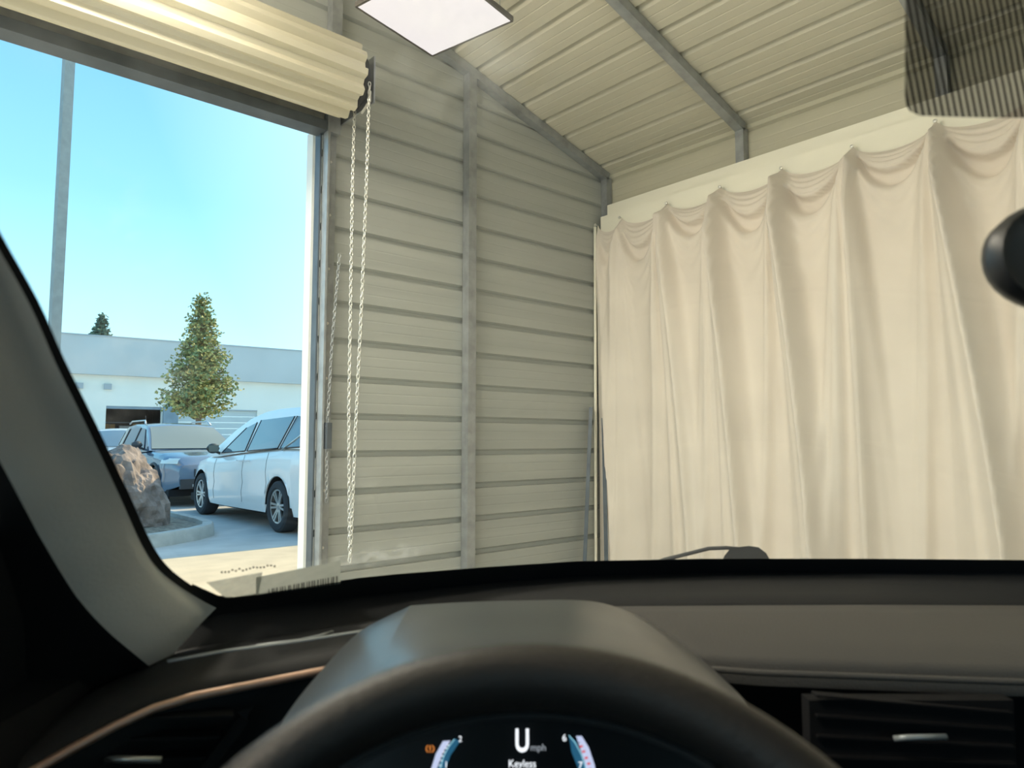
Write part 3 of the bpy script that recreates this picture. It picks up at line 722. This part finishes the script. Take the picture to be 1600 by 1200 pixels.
# pillar side border and trim
PE = [(-140, 90), (-70, 225), (0, 362), (60, 470), (100, 560), (150, 662), (200, 768), (235, 845), (262, 885), (300, 915), (345, 942)]
def catmull(A, n_):
    """smooth resample of array A along its first axis"""
    k = len(A); out = []
    for i in range(n_):
        t_ = i/(n_-1)*(k-1); j = min(int(t_), k-2); f = t_-j
        p0, p1, p2, p3 = A[max(j-1, 0)], A[j], A[j+1], A[min(j+2, k-1)]
        out.append(.5*(2*p1 + (p2-p0)*f + (2*p0-5*p1+4*p2-p3)*f*f + (3*p1-p0-3*p2+p3)*f**3))
    return np.array(out)
PBLEND = np.interp(np.linspace(0, 10, 41), range(11), [0]*6 + [.08, .25, .5, .78, 1])
PE = [tuple(p) for p in catmull(np.array(PE, float), 41)]
pe = [hit(*p, .004) for p in PE]
po = [hit(p[0]-14, p[1]+5, .006) for p in PE]
MB().grid([pe, po]).build('side_frit', M['frit'], glass, True)
PDX = [14, 45, 85, 120, 155, 200, 300, 450, 700]
PBL = [(338, 950), (320, 968), (292, 998), (268, 1026), (240, 1048), (205, 1074), (130, 1126), (40, 1190), (-80, 1280)]
PKF = [1.0, .985, .955, .93, .915, .91, .89, .86, .82]
prs = []
for k in range(9):
    r = []
    for i, p in enumerate(PE):
        q = Vector((p[0]-PDX[k], p[1]+.32*PDX[k])); e = Vector(PBL[k])
        q = q.lerp(e, float(PBLEND[i])); d = pdir(*q); r.append(O + d*(hit(p[0]-14, p[1]+5).y*PKF[k]/d.y))
    prs.append(r)
prs[0] = po[:-1] + [prs[0][-1]]
recalc(MB().grid(prs[:5]).build('pillar_trim', M['pillar'], car, True))
recalc(MB().grid(prs[4:]).build('shaded_corner_trim', M['doorskin'], car, True))  # same pillar surface in near-black, standing for its shaded side and the door
# right pillar, mirrored about the car's middle
def mirr(p): return Vector((2*UC-p.x, p.y, p.z))
recalc(MB().grid([[mirr(p) for p in r] for r in prs[:5]]).build('pillar_trim', M['pillar'], car, True))
# sensor shade print on the glass behind the mirror
def to_px(p):
    q = p - O; dd = q.y*cp + q.z*sp; return 800 + FPX*q.x/dd, 600 - FPX*(q.z*cp - q.y*sp)/dd
h0 = hit(1500, 187); s0 = (h0.z - CAM_H - WB)/GS; rows = []
for j, f in enumerate([0, .012, .03, .06, .1, .2, .3, .4, .5, .6, .7, .8, .9, 1]):
    s_ = s0 + (.90-s0)*f; u = .3
    for _ in range(20): u = .5526*((vb(u)-s_)*cp + (WB+GS*s_)*sp)
    u += [.012, .004, .001][j] if j < 3 else 0
    u = max(u, UC-.19); rows.append([G(u + (2*UC-2*u)*i/14, s_) + Vector((0, -.004, 0)) for i in range(15)])
g = MB().grid(rows)
sm = bpy.data.materials.new('sensor_print'); sm.use_nodes = True; t = sm.node_tree; n = t.nodes; n.clear()
uvn = n.new('ShaderNodeUVMap'); sx = n.new('ShaderNodeSeparateXYZ'); t.links.new(uvn.outputs[0], sx.inputs[0])
ml = n.new('ShaderNodeMath'); ml.operation = 'MULTIPLY'; ml.inputs[1].default_value = 2*PI; t.links.new(sx.outputs[0], ml.inputs[0])
sn = n.new('ShaderNodeMath'); sn.operation = 'SINE'; t.links.new(ml.outputs[0], sn.inputs[0])
mr = n.new('ShaderNodeMapRange'); mr.inputs[1].default_value = -.7; mr.inputs[2].default_value = .9; mr.inputs[3].default_value = .93; mr.inputs[4].default_value = .52; t.links.new(sn.outputs[0], mr.inputs[0])
ta = n.new('ShaderNodeBsdfTransparent'); tb = n.new('ShaderNodeBsdfDiffuse'); tb.inputs[0].default_value = (.006, .006, .007, 1)
mx = n.new('ShaderNodeMixShader'); t.links.new(mr.outputs[0], mx.inputs[0]); t.links.new(ta.outputs[0], mx.inputs[1]); t.links.new(tb.outputs[0], mx.inputs[2])
ou = n.new('ShaderNodeOutputMaterial'); t.links.new(mx.outputs[0], ou.inputs[0])
so = g.build('sensor_shade', sm, glass)
uvl = so.data.uv_layers.new(name='UVMap'); flat = [to_px(p) for r in rows for p in r]
for lp in so.data.loops:
    x, y = flat[lp.vertex_index]; uvl.data[lp.index].uv = ((x - .19*y)/10.3, y/100)
# stickers at the foot of the glass
M['sticker'] = mat('grey_sticker', (.36, .38, .33), .7, var=.1, scale=60)
M['ink'] = mat('sticker_ink', (.03, .035, .04), .7)
M['film'] = mat('crinkled_film', (.16, .19, .20), .3, var=.5, scale=60)
def sheer(m, tfac, clear):
    t = m.node_tree; n = t.nodes; o = n['Material Output']; p = n['Principled BSDF']
    tl = n.new('ShaderNodeBsdfTranslucent'); tl.inputs[0].default_value = (.75, .78, .70, 1); tr = n.new('ShaderNodeBsdfTransparent')
    a = n.new('ShaderNodeMixShader'); a.inputs[0].default_value = tfac; t.links.new(p.outputs[0], a.inputs[1]); t.links.new(tl.outputs[0], a.inputs[2])
    b = n.new('ShaderNodeMixShader'); b.inputs[0].default_value = clear; t.links.new(a.outputs[0], b.inputs[1]); t.links.new(tr.outputs[0], b.inputs[2]); t.links.new(b.outputs[0], o.inputs[0])
sheer(M['sticker'], .20, .03); sheer(M['film'], .20, .2)
def on_glass(name, quad, m, off=.007, nx=6):
    a, b, c, d = quad; rws = []
    for i in range(3):
        u = i/2; rws.append([hit(a[0]+(b[0]-a[0])*j/nx+((d[0]+(c[0]-d[0])*j/nx)-(a[0]+(b[0]-a[0])*j/nx))*u, a[1]+(b[1]-a[1])*j/nx+((d[1]+(c[1]-d[1])*j/nx)-(a[1]+(b[1]-a[1])*j/nx))*u, off) for j in range(nx+1)])
    return MB().grid(rws).build(name, m, glass)
on_glass('sticker', ((400, 902), (532, 876), (532, 912), (400, 930)), M['sticker'])
on_glass('film_strip', ((322, 910), (410, 894), (404, 929), (352, 934)), M['film'], .0065)
rb = random.Random(4)
for i in range(26):
    x = 420 + i*4.2 + rb.uniform(-1, 1); y1 = 930 - (x-400)*.14; hgt = 7 + (x-420)*.05
    on_glass('barcode_bar', ((x, y1-hgt), (x+rb.choice((1.2, 2.2)), y1-hgt), (x+2, y1), (x, y1)), M['ink'], .009, 1)
for i in range(16):
    x = 345 + i*5.5; y = 893 - i*.7 + rb.uniform(-2, 2)
    on_glass('film_crease', ((x, y), (x+3.2, y-.5), (x+3, y+2.4), (x, y+2.6)), M['ink'], .009, 1)

# bonnet
rows = []
for i in range(11):
    k = i/10; r = []
    for j in range(21):
        s = -1+2*j/20; u = UC + s*.74*(1-.10*k)
        v0 = vb(UC + s*.70)+.03; v = v0 + (2.15 - .25*s*s - v0)*k
        w_ = interp(v, [.85, 1.1, 1.3, 1.6, 1.9, 2.15], [-.205, -.212, -.232, -.281, -.345, -.43]) - .03*abs(s)**3
        r.append((u, v, CAM_H+w_))
    rows.append(r)
MB().grid(rows).build('bonnet', M['carwhite'], car, True)
g = MB()
nose = rows[-1]
g.grid([[p for p in nose], [(p[0], p[1]+.06, .62) for p in nose], [(p[0], p[1]+.07, .25) for p in nose]])
g.build('front_bumper', M['carwhite'], car, True)
# wiper
wp = MB()
A = [at_v(*p, 1.24) for p in ((985, 893), (1040, 874), (1108, 857), (1135, 856), (1160, 858))]
wp.tube(A, .0035, 6); wiper = wp.build('wiper', M['cladding'], car, True)
pr = [(1125, 885), (1132, 868), (1142, 856), (1170, 853), (1185, 855), (1197, 864), (1206, 880), (1206, 892), (1125, 892)]
f_ = [at_v(*p, 1.225) for p in pr]; b_ = [at_v(p[0], p[1], 1.265) for p in pr]
o = MB(); k = len(pr); o.add(f_ + b_, [tuple(range(k)), tuple(range(2*k-1, k-1, -1))] + [(i, (i+1) % k, k+(i+1) % k, k+i) for i in range(k)])
recalc(o.build('wiper_pivot', M['cladding'], wiper))

# dashboard top shelf
SB = [(200, 1000)] + LOWF[1:]
back = [hit(*p) for p in LOWF[1:]]
ul = back[-1].x
back += [G(ul + (2*UC+.385-ul)*k/4, (back[-1].z-CAM_H-WB)/GS) for k in range(1, 5)]
FR = [(262, 1032), (300, 1024), (350, 1016), (400, 1009), (470, 1000), (560, 986), (700, 965), (900, 946), (1100, 942), (1350, 941), (1598, 942)]
frw = [-.231, -.231, -.231, -.231, -.231, -.231, -.227, -.222, -.222, -.222, -.222]
front = [at_w(*p, w_) for p, w_ in zip(FR, frw)]
ul = front[-1].x
front += [Vector((ul + (1.15-ul)*k/4, front[-1].y - .1*(k/4)**2, front[-1].z)) for k in range(1, 5)]
back = [back[0] + Vector((-.10, -.05, .0))] + back; front = [front[0] + Vector((-.10, -.07, -.01))] + front
mid = [a.lerp(b, .5) + Vector((0, 0, .004)) for a, b in zip(back, front)]
lip = [p + Vector((0, -.006, -.006)) for p in front]; dn = [p + Vector((0, -.002, -.05)) for p in front]
recalc(MB().grid([back, [a.lerp(b, .2) for a, b in zip(back, front)], mid, [a.lerp(b, .8)+Vector((0, 0, .003)) for a, b in zip(back, front)], front, lip, dn]).build('dash_shelf', M['dash'], car, True))
# little clip and sensor marks on the shelf
MB().add([at_w(*p, -.2175) for p in ((1226, 900), (1262, 903), (1280, 903), (1258, 893))], [(0, 1, 2, 3)]).build('shelf_clip', M['dash_grey'], car)
# pad in front of the shelf, passenger side
def strip(pa, pb, wa, wb_, n_=12):
    A = [at_w(*p, wa) for p in pa]; B = [at_w(*p, wb_) for p in pb]; return A, B
pa = [(905, 948), (1000, 947), (1150, 946), (1350, 945), (1598, 946)]; pb = [(1010, 1010), (1080, 1016), (1180, 1024), (1350, 1030), (1598, 1039)]
A, B = strip(pa, pb, -.214, -.232)
ex = lambda r: r + [r[-1] + Vector((.12*k, -.012*k, 0)) for k in range(1, 5)]
A, B = ex(A), ex(B)
rows = [[p + Vector((0, .004, -.04)) for p in A], [p + Vector((0, .004, -.006)) for p in A], A]
for q in (.25, .5, .75): rows.append([a.lerp(b, q) + Vector((0, 0, .006*4*q*(1-q))) for a, b in zip(A, B)])
rows += [B, [p + Vector((0, -.008, -.007)) for p in B], [p + Vector((0, -.006, -.03)) for p in B]]
recalc(MB().grid(rows).build('dash_pad', M['dash_grey'], car, True))
# trim mouldings below the pad
for off, m, r in ((14, 'dash_grey', .004), (27, 'dash_grey', .0035)):
    ln = [at_w(p[0], p[1]+off, -.238-.002*off/10) for p in pb]; ln += [ln[-1] + Vector((.12*k, -.012*k, 0)) for k in range(1, 5)]
    MB().tube(ln, r, 8).build('dash_moulding', M[m], car, True)
# lower fascia, passenger side
F0 = [p + Vector((0, -.004, -.012)) for p in B]; F1 = [p + Vector((0, .03, -.10)) for p in B]; F2 = [p + Vector((0, .05, -.45)) for p in B]
recalc(MB().grid([F0, F1, F2]).build('dash_fascia', M['blackgloss'], car, True))
cv = at_v(1437, 1152, .70)
M['ventblack'] = mat('vent_black', (.004, .004, .005), .8, spec=.2)
vent = MB().box(cv.x-.10, cv.x+.10, cv.y+.012, cv.y+.03, cv.z-.05, cv.z+.03).build('centre_vent', M['ventblack'], car)
for k in range(5): MB().bar((cv.x-.095, cv.y+.012, cv.z-.04+k*.019), (cv.x+.095, cv.y+.012, cv.z-.044+k*.016), .012, .002).build('vent_slat', M['ventblack'], vent)
MB().tube([at_v(1396, 1154, .70), at_v(1420, 1152, .695), at_v(1478, 1151, .70)], .0028, 8).build('vent_tab', M['satin'], vent, True)

# driver side: ledge highlight, fascia, copper moulding, vent
E1 = [(0, 1190), (60, 1138), (150, 1078), (262, 1034), (350, 1018), (470, 1002), (560, 988), (640, 972)]
ev = [.60, .63, .67, .725, .765, .80, .83, .86]
e1 = [at_v(*p, v) for p, v in zip(E1, ev)]
MB().tube(e1[3:], .0024, 8).build('ledge_highlight', M['satin'], car, True)  # pale strip laid along the ledge in place of its highlight
E2 = [(-40, 1262), (50, 1206), (120, 1166), (180, 1134), (240, 1107), (300, 1089), (400, 1069), (490, 1051), (600, 1030)]
e2v = [.56, .585, .605, .625, .645, .665, .695, .72, .745]
e2 = [at_v(*p, v) for p, v in zip(E2, e2v)]
MB().tube(e2, .0042, 8).build('copper_moulding', M['copper'], car, True)
E15 = [(-20, 1222), (50, 1170), (150, 1100), (240, 1068), (330, 1048), (440, 1030), (530, 1014), (620, 998)]
e15 = [at_v(*p, v) for p, v in zip(E15, [.575, .60, .64, .68, .72, .755, .785, .81])]
rs = lambda r, n_: [Vector([interp(i/(n_-1), np.linspace(0, 1, len(r)), [p[k] for p in r]) for k in range(3)]) for i in range(n_)]
R1, R15, R2 = rs(e1, 20), rs(e15, 20), rs(e2, 20)
R0 = [p + Vector((-.01, .06, -.004)) for p in R1]
R3 = [p + Vector((.004, .03, -.03)) for p in R2]; R4 = [p + Vector((.004, .05, -.22)) for p in R2]
recalc(MB().grid([R0, R1, R15, R2, R3, R4]).build('driver_fascia', M['dash'], car, True))
dv = MB()
for q in ((398, 1004, 412, 1003, 512, 988, 500, 996),): dv.add([at_w(q[0], q[1]+1, -.2215), at_w(q[2]+40, q[3]-6, -.2215), at_w(q[4], q[5], -.2215), at_w(q[6], q[7]+3, -.2215)], [(0, 1, 2, 3)])
dv.build('side_defroster', M['frit'], car)
MB().tube([at_w(400, 1009, -.220), at_w(470, 1000, -.220), at_w(497, 994, -.220), at_w(520, 987, -.220)], .0018, 6).build('defroster_edge', M['satin'], car, True)
# left air vent
vt = MB().add([at_v(*p, v) for p, v in (((90, 1230), .655), ((200, 1140), .675), ((330, 1105), .70), ((400, 1098), .715), ((330, 1215), .70), ((300, 1260), .69))], [(0, 1, 2, 3, 4, 5)]).build('air_vent', M['black'], car)
for y, xa, xb in ((1118, 215, 365), (1150, 175, 345), (1182, 140, 322), (1212, 110, 300)):
    a, b = at_v(xa, y, .645), at_v(xb, y-3, .675); MB().bar(a, b, .018, .0022).build('vent_slat', M['doorskin'], vt)
MB().tube([at_v(166, 1187, .632), at_v(180, 1186, .628), at_v(252, 1187, .634)], .0030, 8).build('vent_tab', M['alloy'], vt, True)
MB().bar(at_v(380, 1120, .69), at_v(300, 1225, .665), .012, .010).build('vent_divider', M['doorskin'], vt)

# instrument binnacle hood
HG = [
 [(638, 948, .84), (640, 947, .838), (642, 946, .835), (700, 942, .83), (760, 939.5, .83), (830, 938, .83), (890, 937.5, .83), (935, 941, .825), (975, 952, .82), (990, 959, .82), (1004, 966, .82)],
 [(562, 987, .785), (595, 977, .778), (628, 968, .772), (690, 961, .765), (760, 957, .765), (830, 955, .765), (900, 957, .765), (968, 966, .765), (1020, 981, .772), (1048, 996, .777), (1072, 1011, .785)],
 [(500, 1050, .695), (557, 1022, .70), (612, 1000, .705), (670, 988, .70), (750, 980, .70), (830, 977, .70), (910, 980, .70), (990, 990, .70), (1055, 1014, .71), (1095, 1036, .705), (1130, 1060, .70)],
 [(455, 1106, .621), (530, 1066, .633), (600, 1033, .645), (660, 1016, .635), (745, 1008, .63), (830, 1004, .63), (915, 1008, .63), (1000, 1018, .635), (1080, 1047, .65), (1125, 1072, .64), (1168, 1100, .63)],
 [(420, 1160, .559), (505, 1110, .577), (585, 1066, .595), (650, 1048, .585), (740, 1040, .58), (830, 1035, .58), (925, 1040, .58), (1015, 1051, .585), (1105, 1085, .60), (1158, 1120, .58), (1205, 1160, .565)],
]
HG = np.array(HG, float)
HS = catmull(HG, 21)
HM = MB(); front_edge = []
for c0, c1, n_ in ((0, 2, 9), (2, 8, 25), (8, 10, 9)):
    patch = np.array([catmull(r, n_) for r in HS[:, c0:c1+1]])
    pts = [[at_v(*q) for q in r] for r in patch]
    HM.grid(pts); front_edge += pts[-1]
fe = front_edge; cx_ = (fe[0] + fe[-1])/2
HM.grid([fe, [p + Vector((0, -.004, -.007)) for p in fe], [p.lerp(cx_, .07) + Vector((0, .01, -.006)) for p in fe], [p.lerp(cx_, .16) + Vector((0, .10, -.01)) for p in fe]])
HM.build('binnacle_hood', M['hoodmat'], car, True, 60)
# instrument cluster with its lit readouts
cl = MB().add([at_v(540, 1060, .71), at_v(1100, 1060, .71), at_v(1130, 1330, .66), at_v(520, 1330, .66)], [(0, 1, 2, 3)]).build('instrument_cluster', M['blackgloss'], car)
def clv(y): return .708 - (y-1060)/270*.05
def glow(name, col, st):
    return mat(name, tuple(c*.1 for c in col), .5, emit=col, estr=st)
M['g_white'] = glow('screen_white', (.9, .95, 1), .9); M['g_grey'] = glow('screen_grey', (.45, .5, .55), .5); M['g_lilac'] = glow('screen_lilac', (.55, .62, .85), .7)
M['g_blue'] = glow('screen_blue', (.02, .12, .22), .6); M['g_red'] = glow('screen_red', (.65, .10, .12), .7); M['g_orange'] = glow('screen_orange', (.75, .25, .05), .55); M['g_cyan'] = glow('screen_cyan', (.35, .75, .9), .7)
def text(body, px, py, hpx, m, name='readout', wide=1.0, bold=0):
    cu = bpy.data.curves.new('t', 'FONT'); cu.body = body; cu.align_x = 'CENTER'; cu.size = 1; cu.offset = bold
    tmp = bpy.data.objects.new('t', cu); COL.objects.link(tmp); bpy.context.view_layer.update()
    me = bpy.data.meshes.new_from_object(tmp.evaluated_get(bpy.context.evaluated_depsgraph_get())); bpy.data.objects.remove(tmp)
    v = clv(py); p = at_v(px, py, v-.002); sc = hpx*v/FPX/.70
    me.materials.clear(); me.materials.append(m)
    o = bpy.data.objects.new(name, me); COL.objects.link(o); o.parent = cl; o.location = p
    o.rotation_euler = (rad(78), 0, 0); o.scale = (sc*wide, sc, sc); return o
text('U', 816, 1174, 31, M['g_white'], 'speed_digit', .72, .02)
text('mph', 841, 1173, 9.5, M['g_grey'], 'speed_unit')
text('Keyless', 816, 1199, 10.5, M['g_white'], 'message_text', .92)
text('2', 719, 1159, 8, M['g_white'], 'gauge_numeral'); text('1', 697, 1200, 9, M['g_white'], 'gauge_numeral')
text('6', 882, 1158, 9.5, M['g_white'], 'gauge_numeral'); text('7', 907, 1201, 9.5, M['g_white'], 'gauge_numeral')
def clq(pts, m, name, off=.0015):
    return MB().add([at_v(x, y, clv(y)-off) for x, y in pts], [tuple(range(len(pts)))]).build(name, m, cl)
clq([(692, 1158), (704, 1157), (692, 1176), (683, 1200), (679, 1225), (668, 1225), (674, 1200), (681, 1178)], M['g_lilac'], 'gauge_band')
clq([(711, 1154), (719, 1158), (704, 1180), (697, 1200), (692, 1225), (679, 1225), (684, 1200), (695, 1175)], M['g_blue'], 'gauge_band', .0012)
clq([(900, 1150), (909, 1150), (920, 1168), (929, 1195), (934, 1225), (921, 1225), (914, 1192), (906, 1168)], M['g_lilac'], 'gauge_band')
clq([(889, 1150), (900, 1158), (909, 1180), (915, 1200), (920, 1225), (908, 1225), (903, 1200), (893, 1175)], M['g_blue'], 'gauge_band', .0012)
for (x, y, dx) in ((699, 1163, 3), (696, 1168, 4), (692, 1174, 3), (690, 1180, 3), (688, 1187, 3), (686, 1195, 4)):
    clq([(x, y), (x+dx, y+1), (x+dx, y+2.4), (x, y+1.4)], M['g_white'], 'gauge_tick', .003)
for (x, y) in ((898, 1155), (902, 1161)): clq([(x, y), (x+4, y-2), (x+4.5, y-.8), (x+.5, y+1.2)], M['ink'], 'gauge_tick', .003)
for (x, y) in ((905, 1165), (909, 1173), (913, 1183), (917, 1192), (919, 1201)): clq([(x, y), (x+5, y-1), (x+6, y+2.5), (x+1, y+3.5)], M['g_red'], 'gauge_tick', .003)
MB().tube([at_v(x, y, clv(y)-.003) for x, y in ((889, 1149), (899, 1161), (908, 1178), (914, 1196), (919, 1220))], .0004, 4).build('gauge_line', M['g_cyan'], cl)
MB().tube([at_v(x, y, clv(y)-.003) for x, y in ((710, 1155), (700, 1168), (693, 1182), (688, 1200), (684, 1220))], .0004, 4).build('gauge_line', M['g_cyan'], cl)
wl_ = MB(); c0 = (672, 1170)
wl_.tube([at_v(c0[0]+6*math.cos(q), c0[1]+6*math.sin(q), clv(1170)-.003) for q in [rad(a) for a in range(-60, 61, 20)]], .0006, 4)
wl_.tube([at_v(c0[0]-6*math.cos(q), c0[1]+6*math.sin(q), clv(1170)-.003) for q in [rad(a) for a in range(-60, 61, 20)]], .0006, 4)
wl_.tube([at_v(672, 1165, clv(1170)-.003), at_v(672, 1172, clv(1170)-.003)], .0007, 4); wl_.tube([at_v(672, 1174, clv(1170)-.003), at_v(672, 1175.5, clv(1170)-.003)], .0007, 4)
wl_.build('warning_lamp', M['g_orange'], cl)

# steering wheel
WT, WR = rad(36), .187
topd = Vector((0, math.sin(WT), math.cos(WT))); rt = Vector((1, 0, 0)); nrm = rt.cross(topd)
ptop = at_v(826, 1009, .345); wc = ptop - topd*WR
sw = MB(); rr = .0155; rows = []
for i in range(97):
    a = 2*PI*i/96; ra = topd*math.cos(a) + rt*math.sin(a); r = []
    for j in range(17):
        q = 2*PI*j/16; r.append(wc + ra*(WR - rr*.92 + rr*.92*math.cos(q)) + nrm*rr*1.1*math.sin(q))
    rows.append(r)
wheel_o = recalc(sw.grid(rows).build('steering_wheel', M['leather'], car, True))
hub = MB(); rows = []
for k, (ra_, dp) in enumerate(((.0, .035), (.05, .034), (.075, .022), (.08, -.02))):
    rows.append([wc + (topd*math.cos(q)*.85 + rt*math.sin(q))*ra_ - nrm*dp*-1 for q in [2*PI*j/24 for j in range(25)]])
recalc(hub.grid(rows).build('wheel_hub', M['doorskin'], wheel_o, True))
for ang in (90, 270, 180):
    q = rad(ang); d = topd*math.cos(q) + rt*math.sin(q)
    MB().bar(wc + d*.06 - nrm*.0, wc + d*(WR-.02), .045 if ang != 180 else .035, .014, up=nrm).build('wheel_spoke', M['doorskin'], wheel_o)
MB().tube([wc + (topd*math.cos(rad(a)) + rt*math.sin(rad(a)))*(WR-rr*1.95) + nrm*-.004 for a in range(-60, 61, 4)], .0012, 5).build('rim_seam', M['black'], wheel_o, True)

# rear-view mirror
mc = at_v(1550, 397, .43); hw, hh = .125, .0405
rows = []
for j, (dep, sc) in enumerate(((0, .0), (0, .90), (-.004, .97), (.004, 1.0), (.016, .97), (.030, .80), (.036, .4), (.037, 0))):
    r = []
    for i in range(41):
        q = 2*PI*i/40; c_, s_ = math.cos(q), math.sin(q)
        r.append((mc.x + hw + hw*sc*math.copysign(abs(c_)**.55, c_), mc.y + dep, mc.z + hh*sc*math.copysign(abs(s_)**.9, s_)))
    rows.append(r)
M['mirror_edge'] = mat('mirror_edge', (.010, .011, .013), .42)
mir = recalc(MB().grid(rows).build('rear_view_mirror', M['mirror_edge'], car, True, 50))
MB().tube([(mc.x+hw, mc.y+.03, mc.z), (mc.x+hw, mc.y+.07, mc.z+.04), (UC+.02, vb(UC)-.72, CAM_H+WB+GS*.70)], .011, 8).build('mirror_arm', M['black'], mir, True)

# cabin shell: roof lining, doors, rear panel
SR = .86
rows = []
for k in range(8):
    v = interp(k, [0, 1, 7], [0, .06, 1]); r = []
    for j in range(17):
        u = UC-.70+1.40*j/16; st = G(u, SR); yy = st.y + (-2.1-st.y)*v
        r.append((u, yy, st.z + .02 + .05*math.sin(PI*min(1, v*1.2)) - .10*abs((u-UC)/.70)**4))
    rows.append(r)
recalc(MB().grid(rows).build('headliner', M['liner'], car, True))
recalc(MB().grid([[(p[0], p[1], p[2]+.03) for p in r] for r in rows]).build('roof_skin', M['carwhite'], car, True))
for sg in (-1, 1):
    xd = UC + sg*.80
    d = MB(); d.grid([[(xd, .80, .30), (xd, -1.7, .30)], [(xd-sg*.06, .80, .70), (xd-sg*.06, -1.7, .70)], [(xd-sg*.03, .78, .98), (xd-sg*.03, -1.7, .98)], [(xd+sg*.02, .78, 1.0), (xd+sg*.02, -1.7, 1.0)]])
    recalc(d.build('door_panel', M['doorskin'], car, True, 60))
    MB().grid([[(xd+sg*.10, .9, .25), (xd+sg*.10, -1.9, .25)], [(xd+sg*.13, .9, .7), (xd+sg*.13, -1.9, .7)], [(xd+sg*.05, .85, 1.0), (xd+sg*.05, -1.9, 1.0)]]).build('door_skin', M['carwhite'], car, True)
    MB().add([(xd, .80, .98), (xd, .42, .98), (xd-sg*.05, .42, 1.17), (xd-sg*.03, .62, 1.10)], [(0, 1, 2, 3)]).build('door_sail', M['doorskin'], car)
    MB().bar((xd-sg*.02, -.75, .98), (xd-sg*.12, -.85, 1.60), .12, .05, up=(1, 0, 0)).build('centre_pillar', M['pillar'], car)
    MB().bar((xd-sg*.10, .20, 1.55), (xd-sg*.10, -2.0, 1.58), .06, .08).build('roof_rail_trim', M['pillar'], car)
MB().box(UC-.8, UC+.8, -2.1, -2.05, .3, 1.65).build('rear_panel', M['doorskin'], car)
MB().box(UC-.8, UC+.8, -2.1, 1.1, .22, .28).build('floor_pan', M['doorskin'], car)
MB().box(UC-.8, UC+.8, 1.0, 1.04, .28, .86).build('firewall', M['doorskin'], car)
